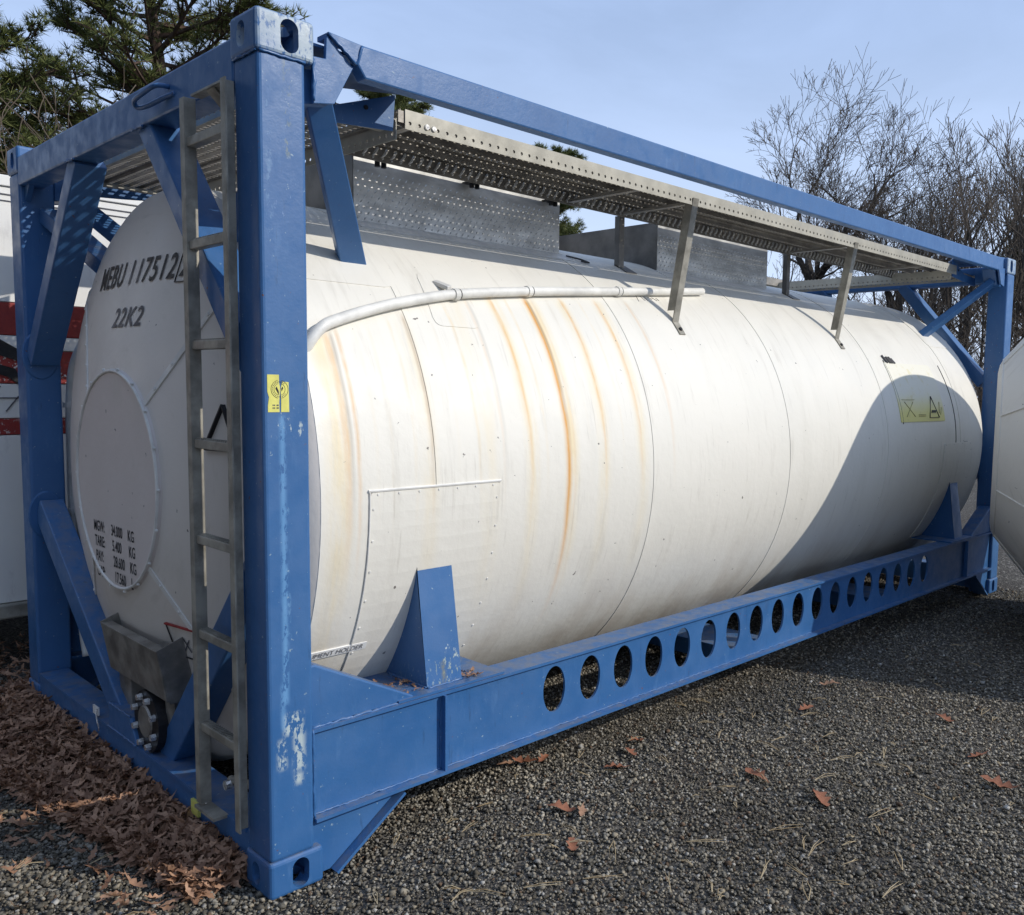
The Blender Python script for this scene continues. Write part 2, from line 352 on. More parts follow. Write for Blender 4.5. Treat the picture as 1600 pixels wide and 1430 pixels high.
# end frames
for ex in (0, 1):
    m = mir(ex, 0)
    MB().box(.004, .104, .150, W-.150, 2.415, 2.541).tf(m).o('top_end_rail', 'blue_paint', T, .008)
    MB().box(.010, .130, .150, W-.150, .02, .172).tf(m).o('bottom_end_rail', 'blue_paint', T, .006)
    MB().box(.004, .022, .165, W-.165, .160, .1735).tf(m).o('rail_lip', 'blue_scuffed', T)
    for ey in (0, 1):
        mm = mir(ex, ey)
        # upper knee brace from post up to the top rail
        a = (.072, .165, 1.64); c_ = (.072, .86, 2.43)
        d = Vector(c_)-Vector(a); nrm = Vector((0, -d.z, d.y)).normalized()
        MB().bar(a, c_, .118, .085, nrm).tf(mm).o('end_brace', 'blue_paint', T, .006)
        MB().tube([mm(.066, .1495, 1.66), mm(.066, .156, 1.66)], [.075, .07], 28).tf(lambda x, y, z: (x, y, 1.66+(z-1.66)*1.5)).o('weld_pad', 'blue_paint', T, 0, 2, False)
        # small gusset under top rail
        MB().prism([(.155, 2.415), (.155, 2.35), (.22, 2.415)], 0, .03, .05).tf(mm).o('gusset', 'blue_paint', T)
        # lower brace from post down to the middle of the bottom rail
        a, c_ = ((.10, .165, 1.0), (.10, .93, .15)) if not ey else ((.075, .165, .95), (.075, 1.20, .16))
        d = Vector(c_)-Vector(a); nrm = Vector((0, -d.z, d.y)).normalized()
        MB().bar(a, c_, .10, .115, nrm).tf(mm).o('end_brace', 'blue_paint', T, .006)
        MB().tube([mm(.066, .1495, .92), mm(.066, .156, .92)], [.075, .07], 28).tf(lambda x, y, z: (x, y, .92+(z-.92)*1.5)).o('weld_pad', 'blue_paint', T)
MB().prism([(1.06, .174), (1.36, .174), (1.34, .27), (1.12, .27)], 0, .004, .125).o('brace_block', 'blue_paint', T, .006)
# diagonal behind the near upper left knee, frame to tank head
for ey in (0, 1):
    MB().bar((.13, .155, 2.30), (.24, .62, 2.02), .07, .10, (1, 0, 0)).tf(mir(0, ey)).o('head_brace', 'blue_paint', T, .005)
# side rails
HX0, HX1, HN, HZ, HA, HB = 1.2016, 4.697, 18, .3647, .060, .093
def web_mesh():
    mb = MB(); y0, y1 = .030, .040; z0, z1 = .2095, .4785; pit = (HX1-HX0)/(HN-1); K = 32
    def cell(xa, xb, xc):
        per = []; el = []
        for i in range(K):
            t = 2*math.pi*(i+.5)/K; u, q = math.cos(t), math.sin(t)
            el.append((xc+HA*u, HZ+HB*q))
            sx = ((xb-xc) if u > 0 else (xc-xa))/abs(u) if abs(u) > 1e-6 else 9e9; sz = ((z1-HZ) if q > 0 else (HZ-z0))/abs(q) if abs(q) > 1e-6 else 9e9
            k = min(sx, sz); per.append([xc+u*k, HZ+q*k])
        for cx, cz in ((xa, z0), (xb, z0), (xa, z1), (xb, z1)):
            j = min(range(K), key=lambda i: (per[i][0]-cx)**2+(per[i][1]-cz)**2); per[j] = [cx, cz]
        for y, fl in ((y0, 0), (y1, 1)):
            v = [(a, y, c_) for a, c_ in per]+[(a, y, c_) for a, c_ in el]
            f = [(i, (i+1) % K, K+(i+1) % K, K+i) for i in range(K)]
            mb.add(v, [q[::-1] if fl else q for q in f])
        v = [(a, y0, c_) for a, c_ in el]+[(a, y1, c_) for a, c_ in el]
        mb.add(v, [(K+i, K+(i+1) % K, (i+1) % K, i) for i in range(K)])
    for k in range(HN): cell(HX0+(k-.5)*pit, HX0+(k+.5)*pit, HX0+k*pit)
    xa, xb = HX0-.5*pit, HX1+.5*pit
    for p, q in ((.152, xa), (xb, L-.152)):
        mb.add([(p, y0, z0), (q, y0, z0), (q, y0, z1), (p, y0, z1)], [(0, 1, 2, 3)]); mb.add([(p, y1, z0), (q, y1, z0), (q, y1, z1), (p, y1, z1)], [(3, 2, 1, 0)])
    return mb
for ey in (0, 1):
    m = mir(0, ey)
    wb = web_mesh(); 
    if ey: wb.tf(m)
    rail = obj('bottom_side_rail', wb.mesh('web', False), 'blue_paint', T)
    rail['label'] = 'blue side rail with a row of eighteen oval holes' if not ey else 'far side blue bottom rail'
    MB().box(.152, L-.152, .014, .135, .479, .490).tf(m).o('top_flange', 'blue_scuffed', rail)
    MB().box(.152, L-.152, -.004, .115, .198, .209).tf(m).o('bottom_flange', 'blue_scuffed', rail)
    for x in (.652, L-.652):
        MB().box(x-.004, x+.006, .002, .0295, .2095, .4785).tf(m).o('stiffener', 'blue_paint', rail)
    # top rail with mitred ends
    MB().prism([(.335, 2.575), (.318, 2.515), (.345, 2.478), (L-.345, 2.478), (L-.318, 2.515), (L-.335, 2.575)], 1, .002, .052).tf(m).o('top_side_rail', 'blue_scuffed', T, .006)
    for ex in (0, 1):
        mm = mir(ex, ey)
        MB().prism([(.182, 2.505), (.222, 2.508), (.226, 2.578), (.314, 2.505), (.250, 2.385), (.182, 2.372)], 1, .018, .032).tf(mm).o('gusset_plate', 'blue_scuffed', T, .002)
        MB().prism([(.226, 2.584), (.338, 2.576), (.318, 2.512)], 1, .008, .022).tf(mm).o('rail_end_plate', 'blue_scuffed', T, .002)
        MB().prism([(.228, 2.584), (.336, 2.579), (.336, 2.570), (.228, 2.570)], 1, .0225, .075).tf(mm).o('rail_end_cap', 'blue_scuffed', T)
        MB().prism([(.150, 2.47), (.300, 2.50), (.245, 2.385), (.150, 2.37)], 1, .050, .150).tf(mm).o('corner_box', 'blue_paint', T, .004)
        # brace arm down to the tank
        av = []
        for xa, xb, y_, z_ in ((.178, .270, .062, 2.40), (.528, .636, .455, 1.975)):
            for ox in (xa, xb):
                for k_ in (0, 1): av.append((ox, y_+k_*.034, z_+k_*.036))
        MB().add(av, [(0, 1, 3, 2), (4, 6, 7, 5), (0, 2, 6, 4), (1, 5, 7, 3), (0, 4, 5, 1), (2, 3, 7, 6)]).tf(mm).o('tank_brace', 'blue_paint', T, .004)
        MB().prism([(.150, .052), (.63, .052), (.63, .235), (.20, .48), (.150, .48)], 2, 2.548, 2.556).tf(mm).o('plan_gusset', 'blue_paint', T)
        # lower corner: sloped gusset above the rail, knee gusset below
        MB().prism([(.150, .491), (.150, .690), (.170, .690), (.535, .503), (.535, .491)], 1, .028, .125).tf(mm).o('corner_gusset', 'blue_paint', T, .012, 3)
        MB().prism([(.150, .197), (.470, .197), (.455, .180), (.215, .012), (.150, .012)], 1, .030, .045).tf(mm).o('knee_gusset', 'blue_paint', T, .002)
        MB().bar((.478, .05, .188), (.222, .05, .008), .11, .010, (0, 0, 1)).tf(mm).o('knee_flange', 'blue_scuffed', T)
        # saddle
        pts = [(.062, .4905), (.128, .926)] + [shell(0, t, TR+.001)[1:] for t in np.linspace(-.225, -.75, 9)] + [(.47, .4905)]
        pts = [p for p in pts[:2]]+[(y, z) for y, z in pts[2:-1] if z > .492]+[(.47, .4905)]
        MB().prism(pts, 0, .615, .768).tf(mm).o('saddle', 'blue_saddle' if (ex, ey) == (0, 0) else 'blue_scuffed', T, .016, 3)
        MB().box(.47, .93, .02, .45, .4915, .500).tf(mm).o('saddle_base_plate', 'blue_scuffed', T)
for x in (.95, 2.80, 4.45):
    MB().prism([(x-.16, .1965), (x+.17, .197), (x+.07, .085), (x-.10, .085)], 1, .20, W-.20).o('cross_member', 'blue_paint', T, .004)
    MB().bar((x+.18, .265, .192), (x+.076, .265, .088), .13, .008, (0, 0, 1)).o('cross_member_flange', 'blue_scuffed', T)

def weld(p0, p1, par, mat='blue_paint', rad=.005):
    p0, p1 = Vector(p0), Vector(p1); n_ = max(4, int((p1-p0).length/.012)); pts = [p0.lerp(p1, i/n_)+Vector((random.gauss(0, .0012), random.gauss(0, .0012), random.gauss(0, .0012))) for i in range(n_+1)]
    return MB().tube(pts, [rad*random.uniform(.7, 1.25) for _ in pts], 6).o('weld_bead', mat, par, 0, 2, True)
weld((.012, .003, H-.118), (.148, .003, H-.118), T, 'blue_paint', .004); weld((.004, .012, H-.118), (.004, .148, H-.118), T, 'blue_paint', .004)
weld((.153, .012, .49), (.153, .012, .21), T); weld((.155, .028, .4915), (.53, .027, .4915), T); weld((.615, .059, .501), (.768, .059, .501), T); weld((.613, .065, .501), (.613, .30, .501), T)
weld((.648, .0285, .212), (.648, .0285, .476), T, 'blue_paint', .004); weld((.155, .0285, .2105), (3.2, .0285, .2105), T, 'blue_paint', .0035); weld((.183, .017, 2.38), (.183, .017, 2.50), T); weld((.318, .008, 2.512), (.338, .006, 2.574), T, 'blue_paint', .004)
weld((.318, .004, 2.514), (.228, .012, 2.582), T, 'blue_paint', .004); weld((.003, .82, 2.414), (.003, .92, 2.414), T); weld((.003, 1.52, 2.414), (.003, 1.63, 2.414), T); weld((.004, 1.12, .2735), (.004, 1.34, .2735), T); weld((.004, 1.06, .175), (.004, 1.36, .175), T)

# ---- the shell: sheet panels with lapped joints
SEAMS = [.235, .678, 1.868, 3.024, 4.205, 5.385, L-.235]
for k in range(6):
    a, c_ = SEAMS[k], SEAMS[k+1]; mb = MB(); NS = 128
    xs = [a, a, a+.03, a+.5*(c_-a), c_+.004]; rs = [TR-.004, TR+.0030, TR+.0012, TR+.0008, TR+.0006]
    if k == 0: rs[1] = TR+.0012
    if k == 5: xs[-1] = c_; rs[-1] = TR
    for x, rr in zip(xs, rs): mb.v += [shell(x, 2*math.pi*j/NS, rr) for j in range(NS)]
    for i in range(len(xs)-1): mb.f += [(i*NS+j, i*NS+(j+1) % NS, (i+1)*NS+(j+1) % NS, (i+1)*NS+j) for j in range(NS)]
    me = mb.mesh('shell', False); o = obj('shell_panel', me, 'tank_white', T, 0, 2, True)
    mm_ = o.modifiers.new('e', 'EDGE_SPLIT'); mm_.split_angle = R(30)
# ---- heads: quarter panels, disc, rims
def head(ex, par, mat='head_white', fx=None):
    f = fx or (lambda x, y, z: (L-x, y, z) if ex else (x, y, z))
    res = []
    for qd in range(4):
        mb = MB(); A0 = math.pi/4+qd*math.pi/2; N = 25; pr = PROF[1:]
        for x, r_ in pr: mb.v += [(x, YC-r_*math.cos(A0+math.pi/2*j/(N-1)), ZC+r_*math.sin(A0+math.pi/2*j/(N-1))) for j in range(N)]
        for i in range(len(pr)-1): mb.f += [(i*N+j, i*N+j+1, (i+1)*N+j+1, (i+1)*N+j) for j in range(N-1)]
        mb.tf(f); o = obj('head_panel', mb.mesh('hp', False), mat, par, 0, 2, True); res.append(o)
        st = MB()
        pts = [(x-.003, r_) for x, r_ in pr]; wv = .011
        ca, sa = math.cos(A0), math.sin(A0)
        for sgn in (-1, 1): st.v += [(x, YC-r_*ca+sgn*wv*sa, ZC+r_*sa+sgn*wv*ca) for x, r_ in pts]
        nn = len(pts); st.f = [(i, i+1, nn+i+1, nn+i) for i in range(nn-1)]
        st.tf(f); s_ = obj('seam_strip', st.mesh('s', False), 'trim_white', par); md = s_.modifiers.new('s', 'SOLIDIFY'); md.thickness = .005; md.offset = 0
        for rr in (.5, .62, .74, .86, .97):
            MB().tube([f(head_x(rr)-.001, YC-rr*ca, ZC+rr*sa), f(head_x(rr)-.009, YC-rr*ca, ZC+rr*sa)], [.008, .005], 8).o('rivet', 'trim_white', s_)
    d = MB(); N = 64
    pr = [(.010, 0.0001), (.010, .405), (.012, .42), (.022, .425)]
    for x, r_ in pr: d.v += [(x, YC-r_*math.cos(2*math.pi*j/N), ZC+r_*math.sin(2*math.pi*j/N)) for j in range(N)]
    for i in range(len(pr)-1): d.f += [(i*N+j, i*N+(j+1) % N, (i+1)*N+(j+1) % N, (i+1)*N+j) for j in range(N)]
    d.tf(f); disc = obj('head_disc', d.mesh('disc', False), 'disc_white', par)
    rim = [(YC-.415*math.cos(t), ZC+.415*math.sin(t)) for t in np.linspace(0, 2*math.pi, 65)]
    MB().tube([f(.009, y, z) for y, z in rim], .0065, 6, False).o('disc_rim', 'trim_white', disc, 0, 2, True)
    for t in np.linspace(0, 2*math.pi, 19)[:-1]:
        y, z = YC-.425*math.cos(t), ZC+.425*math.sin(t); MB().tube([f(.012, y, z), f(.003, y, z)], [.006, .004], 7).o('rivet', 'trim_white', disc)
    return res, disc
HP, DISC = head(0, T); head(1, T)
# lettering on the near head
def on_head(y0, z0, lift=.003):
    def fn(u, v):
        y, z = y0-u, z0+v; r_ = math.hypot(y-YC, z-ZC); return (head_x(r_)-lift, y, z)
    return fn
def letter(body, size, y0, z0, par, mat='black_text', bold=.0, shear=0., sx=1., fn=None, fit=None):
    o = obj('lettering', text_mesh(body, size, fn or on_head(y0, z0), bold, shear, sx, 'LEFT', fit), mat, par); return o
letter('MEBU', .130, 1.650, 1.920, HP[0], 'black_text', .0018, .22, 1, None, .335)
letter('11', .130, 1.262, 1.922, HP[0], 'grey_text', .0014, .22, 1, None, .115)
letter('7512', .130, 1.132, 1.922, HP[0], 'black_text', .0018, .22, 1, None, .262)
letter('2', .120, .842, 1.926, HP[0], 'black_text', .0018, .22, 1, None, .062)
fr = MB(); fn = on_head(.862, 1.905)
for (a, c_) in (((0, 0), (.09, 0)), ((.03, .125), (.12, .125)), ((0, 0), (.03, .125)), ((.09, 0), (.12, .125))):
    fr.tube([fn(*a), fn(*c_)], .0022, 4)
fr.o('check_digit_box', 'black_text', HP[0])
letter('22K2', .105, 1.345, 1.757, HP[0], 'grey_text', .0014, .22, 1, None, .29)
dfn = lambda y0, z0: (lambda u, v: (.0085, y0-u, z0+v))
for i, (a, n_, k_) in enumerate((('MGW:', '34.000', 'KG'), ('TARE:', '5.400', 'KG'), ('PAY:', '28.600', 'KG'), ('CAP:', '17.560', 'L'))):
    z = .957-.060*i; sh = .008*i
    letter(a, .060, 1.462-sh, z, DISC, 'black_text', .0008, 0, .72, dfn(1.462-sh, z))
    letter(n_, .060, 1.265-sh, z, DISC, 'black_text', .0008, 0, .72, dfn(1.270-sh, z))
    letter(k_, .060, 1.10-sh, z, DISC, 'black_text', .0008, 0, .78, dfn(1.10-sh, z))
# warning triangle and red framed notice behind the ladder
tri = MB(); fn = on_head(.56, 1.33, .004)
for a, c_ in (((0, 0), (.16, 0)), ((0, 0), (.08, .15)), ((.08, .15), (.16, 0))): tri.bar(fn(*a), fn(*c_), .006, .02, (1, 0, 0))
tri.o('warning_triangle', 'black_text', HP[0])
nt_ = MB(); fn = on_head(.86, .56, .004)
for a, c_ in (((0, 0), (.24, 0)), ((0, .0), (-.03, .11)), ((.24, 0), (.21, .11))): nt_.bar(fn(*a), fn(*c_), .004, .004, (1, 0, 0))
nt_.o('notice_frame', 'black_text', HP[3])
MB().bar(fn(-.03, .115), fn(.21, .115), .006, .014, (1, 0, 0)).o('notice_bar', 'red_mark', HP[3])
letter('X', .07, 0, 0, HP[3], 'grey_text', 0, 0, 1., on_head(.80, .585))

# ---- curved patches riveted / welded on the shell
def curved_patch(name, x0, x1, z0, z1, thick, rad, mat, rivets=0, par=T, skew=0, tf=None):
    t0, t1 = math.asin((z0-ZC)/TR), math.asin((z1-ZC)/TR); h = (t1-t0)*TR; wd = x1-x0
    pts = []
    for cx, cy, a0 in ((wd-rad, h-rad, 0), (rad, h-rad, 90), (rad, rad, 180), (wd-rad, rad, 270)):
        for k in range(6): t = R(a0+90*k/5); pts.append((cx+rad*math.cos(t), cy+rad*math.sin(t)))
    # grid clipped as a rounded rectangle: strips across the height
    mb = MB(); rows = 14
    def span(v):
        if v < rad: e = rad-math.sqrt(max(0, rad*rad-(rad-v)**2))
        elif v > h-rad: e = rad-math.sqrt(max(0, rad*rad-(v-(h-rad))**2))
        else: e = 0
        return e, wd-e
    vs = sorted(set([0, rad*.13, rad*.4, rad, h-rad, h-rad*.4, h-rad*.13, h]+list(np.linspace(rad, h-rad, rows))))
    for lay, rr in ((0, TR+thick), (1, TR-.002)):
        for v in vs:
            e0, e1 = span(v); sk = skew*(v/h)
            for u in np.linspace(e0, e1, 5): mb.v.append(shell(x0+u+sk, t0+v/TR, rr))
    nv = len(vs)*5
    for i in range(len(vs)-1):
        for j in range(4): mb.f.append((i*5+j, i*5+j+1, (i+1)*5+j+1, (i+1)*5+j))
    edge = [j for j in range(5)]+[i*5+4 for i in range(1, len(vs))]+[(len(vs)-1)*5+j for j in range(3, -1, -1)]+[i*5 for i in range(len(vs)-2, 0, -1)]
    for a, c_ in zip(edge, edge[1:]+edge[:1]): mb.f.append((a, c_, c_+nv, a+nv))
    if tf: mb.tf(tf)
    o = obj(name, mb.mesh(name, True), mat, par); 
    if rivets:
        sp = []
        for u in np.linspace(.03, wd-.03, rivets): sp += [(u, h-.012)]
        for v in np.linspace(.05, h-.06, rivets): sp += [(.012, v), (wd-.012, v)]
        for u, v in sp:
            x = x0+u; t = t0+v/TR; MB().tube([shell(x, t, TR+thick-.001), shell(x, t, TR+thick+.0025)], [.005, .004], 7).o('screw', 'trim_white', o)
    return o
p = curved_patch('access_panel', .412, .965, .50, 1.205, .0035, .02, 'tank_white', 7)
MB().tube([shell(x, math.asin((1.206-ZC)/TR), TR+.003) for x in np.linspace(.405, .972, 8)], .005, 6).o('panel_edge', 'trim_white', p)
MB().tube([shell(.410, t, TR+.004) for t in np.linspace(math.asin((.50-ZC)/TR), math.asin((1.206-ZC)/TR), 14)], .003, 6).o('panel_edge', 'trim_white', p)
curved_patch('doubler_plate', .28, .70, 1.905, 2.10, .003, .05, 'tank_white')
curved_patch('doubler_plate', .80, 1.02, 1.775, 1.985, .003, .035, 'tank_white', 0, T, .03)
curved_patch('access_panel', 5.09, 5.60, .50, 1.205, .006, .02, 'tank_white', 4)
curved_patch('doubler_plate', 5.36, 5.78, 1.905, 2.10, .003, .05, 'tank_white')
pl_ = curved_patch('hazard_placard', 4.41, 5.12, 1.365, 1.755, .005, .01, 'faded_placard'); pl_['label'] = 'faded peeling yellow placard with a black warning triangle'
def on_shell(x0, z0, lift=.007):
    t0 = math.asin((z0-ZC)/TR); return lambda u, v: shell(x0+u, t0+v/TR, TR+lift)
tri = MB(); fn = on_shell(4.86, 1.39)
for a, c_ in (((0, 0), (.16, 0)), ((0, 0), (.075, .15)), ((.075, .15), (.16, 0))): tri.bar(fn(*a), fn(*c_), .004, .007, (0, -1, .2))
tri.o('warning_triangle', 'black_text', pl_)
mk = MB(); fn = on_shell(0, 1.39)
for u in (4.905, 4.92, 4.935, 4.95, 4.965): mk.bar(fn(u, .04), fn(u+.012, .05), .004, .012, (0, -1, .2))
mk.bar(fn(4.90, .035), fn(4.975, .035), .004, .006, (0, -1, .2))
mk.o('pictogram', 'grey_text', pl_)
mk = MB()
for a, c_ in (((4.50, .01), (4.63, .11)), ((4.63, .01), (4.50, .11)), ((4.47, .125), (4.66, .125)), ((4.69, .012), (4.80, .012)), ((4.69, .022), (4.80, .022)), ((5.03, .03), (5.06, .11)), ((5.05, .02), (5.08, .07))): mk.bar(fn(*a), fn(*c_), .003, .004, (0, -1, .2))
mk.o('printed_marks', 'faint_text', pl_)
mk = MB(); fn = on_shell(4.46, 1.75)
for u, ln in ((0, .06), (.04, .05), (.06, .05), (.085, .05), (.11, .04)): mk.bar(fn(u, 0), fn(u-.03, ln), .004, .016, (0, -1, .2))
mk.o('torn_sticker_remains', 'grey_text', T)
# document holder strip
dh = curved_patch('document_label', .165, .472, .640, .667, .005, .002, 'white_label')
obj('lettering', text_mesh('DOCUMENT HOLDER', .027, on_shell(.192, .646, .0068), -.0001, .1, 1.0), 'grey_text', dh)
# wrinkles / cracks in the cladding paint at the far end
MB().tube([shell(5.30+.004*math.sin(9*t), t, TR+.002) for t in np.linspace(.02, .55, 24)], .003, 4).o('cladding_split', 'dark_iron', T)
MB().tube([shell(x, .02+.01*math.sin(14*x), TR+.002) for x in np.linspace(5.15, 5.52, 14)], .002, 4).o('cladding_split', 'grey_text', T)
MB().tube([shell(4.43+.01*math.sin(8*t), t, TR+.003) for t in np.linspace(.16, .56, 20)], .003, 4).o('cladding_split', 'dark_iron', T)

# ---- drain pipe along the shoulder
def arc(pts, n=12):
    pts = [Vector(p) for p in pts]; o = []
    P = [pts[0]]+pts+[pts[-1]]
    for i in range(1, len(P)-2):
        for k in range(n):
            t = k/n; a, b_, c_, d = P[i-1:i+3]
            o.append(.5*((2*b_)+(-a+c_)*t+(2*a-5*b_+4*c_-d)*t*t+(-a+3*b_-3*c_+d)*t**3))
    return o+[pts[-1]]
def sp(x, y): return shell(x, th_y(y), TR+.026)
pp = arc([(.20, .40, 1.50), (.235, .245, 1.62), sp(.30, .236), sp(.40, .262), sp(.60, .300), sp(.80, .333), sp(1.0, .360), sp(1.4, .400), sp(1.9, .446), sp(2.4, .497), sp(2.76, .540)], 8)
pipe = MB().tube(pp, .0195, 14).o('drain_pipe', 'pipe_white', T, 0, 2, True)
for x, y in ((.94, .352), (1.355, .396), (1.98, .454)):
    c0 = Vector(sp(x, y)); dv = (Vector(sp(x+.05, y+.0045))-c0).normalized()
    MB().tube([c0-dv*.012, c0+dv*.012], .0235, 14).o('pipe_clamp', 'pipe_white', pipe)
    MB().tube([c0+dv*.014, c0+dv*.018], .0225, 14).o('clamp_band', 'dark_iron', pipe)
MB().bar(shell(.90, th_y(.41), TR), shell(.925, th_y(.37), TR+.03), .028, .016, (0, -1, 1)).o('pipe_bracket', 'trim_white', pipe, .003)
wisps = MB()
for k in range(6):
    c0 = Vector(sp(2.10+.03*k, .465)) - Vector((0, .02, .02)); wisps.tube([c0, c0+Vector((random.uniform(.01, .03), -.012, -random.uniform(.01, .03)))], .0015, 3)
wisps.o('dry_twig_wisps', 'bark', T)
# pipe down the far side of the near head
pp = arc([(.30, 2.12, 1.86), (.22, 2.255, 1.68), (.21, 2.35, 1.50), (.207, 2.368, 1.2), (.207, 2.366, .8), (.21, 2.32, .45), (.21, 2.25, .22)], 8)
pv = MB().tube(pp, .026, 12).o('vertical_drain_pipe', 'pipe_white', T, 0, 2, True)
for z in (1.43, .92): MB().tube([(.207, 2.367, z-.012), (.207, 2.367, z+.012)], .034, 12).o('pipe_clamp', 'pipe_white', pv)

# ---- spill boxes round the manholes
def tread(mb, x0, x1, z0, z1, y):
    row = 0; z = z0
    while z < z1:
        x = x0+(.0165 if row % 2 else 0)
        while x < x1-.02:
            c_ = (x+.008, y-.0045, z+.008); a = .0095; b_ = .0036; tx, tz = math.cos(.9), math.sin(.9)
            v = [(c_[0]-a*tx, y, c_[2]-a*tz), (c_[0]+b_*tz, y, c_[2]-b_*tx), (c_[0]+a*tx, y, c_[2]+a*tz), (c_[0]-b_*tz, y, c_[2]+b_*tx), c_]
            mb.add(v, [(0, 1, 4), (1, 2, 4), (2, 3, 4), (3, 0, 4)]); x += .033
        z += .0225; row += 1
zb = shell(0, th_y(.79))[2]
for x0, x1 in ((.785, 1.93), (2.69, 3.80)):
    sb = MB().box(x0, x1, .788, .792, zb-.01, 2.490).o('spill_box', 'stainless', T); sb['label'] = 'stainless spill box wall with raised tread pattern'
    MB().box(x0, x1, W-.792, W-.788, zb-.01, 2.478).o('spill_box_wall', 'stainless', sb)
    for x in (x0, x1):
        top = [(y, ZC+math.sqrt(TR**2-(y-YC)**2)-.006) for y in np.linspace(.793, W-.793, 13)]
        MB().prism(top+[(W-.793, 2.478), (.793, 2.478)], 0, x-.002, x+.002).o('spill_box_end', 'dull_plate', sb)
    tm = MB(); tread(tm, x0+.01, x1-.01, zb+.005, 2.405, .7878); to = obj('tread_relief', tm.mesh('tread', False), 'highlight_steel', sb); to['kind'] = 'stuff'
    bd = MB()
    for x in np.arange(x0, x1, .03): bd.tube([(x, .785, zb), (x+.022, .784, zb-.002)], .004, 4)
    bo = bd.o('weld_bead', 'stainless', sb); bo['kind'] = 'stuff'
    MB().box(x0-.02, x1+.02, .70, .787, zb-.045, zb-.040).tf(lambda x, y, z: (x, y, ZC+math.sqrt(TR**2-(y-YC)**2)+(.004 if z > zb-.0425 else .0015))).o('spill_box_foot', 'trim_white', sb)
MB().tube(arc([shell(1.95, th_y(.76), TR+.006), shell(2.02, th_y(.73), TR+.008), shell(2.05, th_y(.70), TR+.008), shell(2.0, th_y(.705), TR+.008)], 5), .004, 6).o('seal_wire', 'dark_iron', T)

# ---- walkways: perforated planks, fascias, brackets
def plank_mesh(length, width, axis, hole, rows, hw):
    pit = .032; lane = width/rows; mb = MB(); n = int(length/pit); xs = [0.]
    for i in range(n): xs += [i*pit+(pit-hole)/2, i*pit+(pit+hole)/2]
    xs.append(length); ys = [0.]
    for r_ in range(rows): ys += [(r_+.5)*lane-hw/2, (r_+.5)*lane+hw/2]
    ys.append(width); ny = len(ys)
    mb.v = [(x, y, 0) for x in xs for y in ys]
    for i in range(len(xs)-1):
        for j in range(ny-1):
            if i % 2 == 1 and j % 2 == 1: continue
            mb.f.append((i*ny+j, (i+1)*ny+j, (i+1)*ny+j+1, i*ny+j+1))
    # raised nibs behind every opening
    for i in range(n):
        for r_ in range(rows):
            x = i*pit+(pit+hole)/2; y = (r_+.5)*lane
            mb.add([(x, y-hw/2, 0), (x, y+hw/2, 0), (x-.004, y+hw/2, .011), (x-.004, y-hw/2, .011)], [(0, 1, 2, 3)])
    if axis == 1: mb.v = [(width-y, x, z) for x, y, z in mb.v]
    # downturned flanges
    if axis == 0:
        for y in (0, width): mb.add([(0, y, 0), (length, y, 0), (length, y, -.040), (0, y, -.040)], [(0, 1, 2, 3)])
    else:
        for x in (0, width): mb.add([(x, 0, 0), (x, length, 0), (x, length, -.010), (x, 0, -.010)], [(0, 1, 2, 3)])
    return mb.mesh('plank', False)
PX = plank_mesh(4.86, .148, 0, .015, 4, .009); PY = plank_mesh(1.94, .148, 1, .023, 3, .026)
def plank(me, loc, par):
    o = bpy.data.objects.new('plank', me); link(o)
    if not me.materials: me.materials.append(MATS['deck_steel'])
    o.location = loc; setpar(o, par); md = o.modifiers.new('s', 'SOLIDIFY'); md.thickness = .0025; return o
def fascia(axis, a, c_, f, z0, z1, par):     # strip with a row of round holes
    pit = .040; K = 10; mb = MB(); n = int((c_-a)/pit); zc = z0+.022
    for i in range(n):
        xa = a+i*pit; xb = xa+pit if i < n-1 else c_; xc = a+(i+.5)*pit; per = []; el = []
        for k in range(K):
            t = 2*math.pi*(k+.5)/K; u, q = math.cos(t), math.sin(t); el.append((xc+.0065*u, zc+.0065*q))
            s_ = min(((xb-xc) if u > 0 else (xc-xa))/max(abs(u), 1e-6), ((z1-zc) if q > 0 else (zc-z0))/max(abs(q), 1e-6)); per.append([xc+u*s_, zc+q*s_])
        for cx, cz in ((xa, z0), (xb, z0), (xa, z1), (xb, z1)):
            j = min(range(K), key=lambda i_: (per[i_][0]-cx)**2+(per[i_][1]-cz)**2); per[j] = [cx, cz]
        pts = per+el; mb.add([(p_, f, q_) if axis == 0 else (f, p_, q_) for p_, q_ in pts], [(k, (k+1) % K, K+(k+1) % K, K+k) for k in range(K)])
    o = obj('fascia', mb.mesh('fascia', False), 'fascia_steel', par); md = o.modifiers.new('s', 'SOLIDIFY'); md.thickness = .003; md.offset = 0; return o
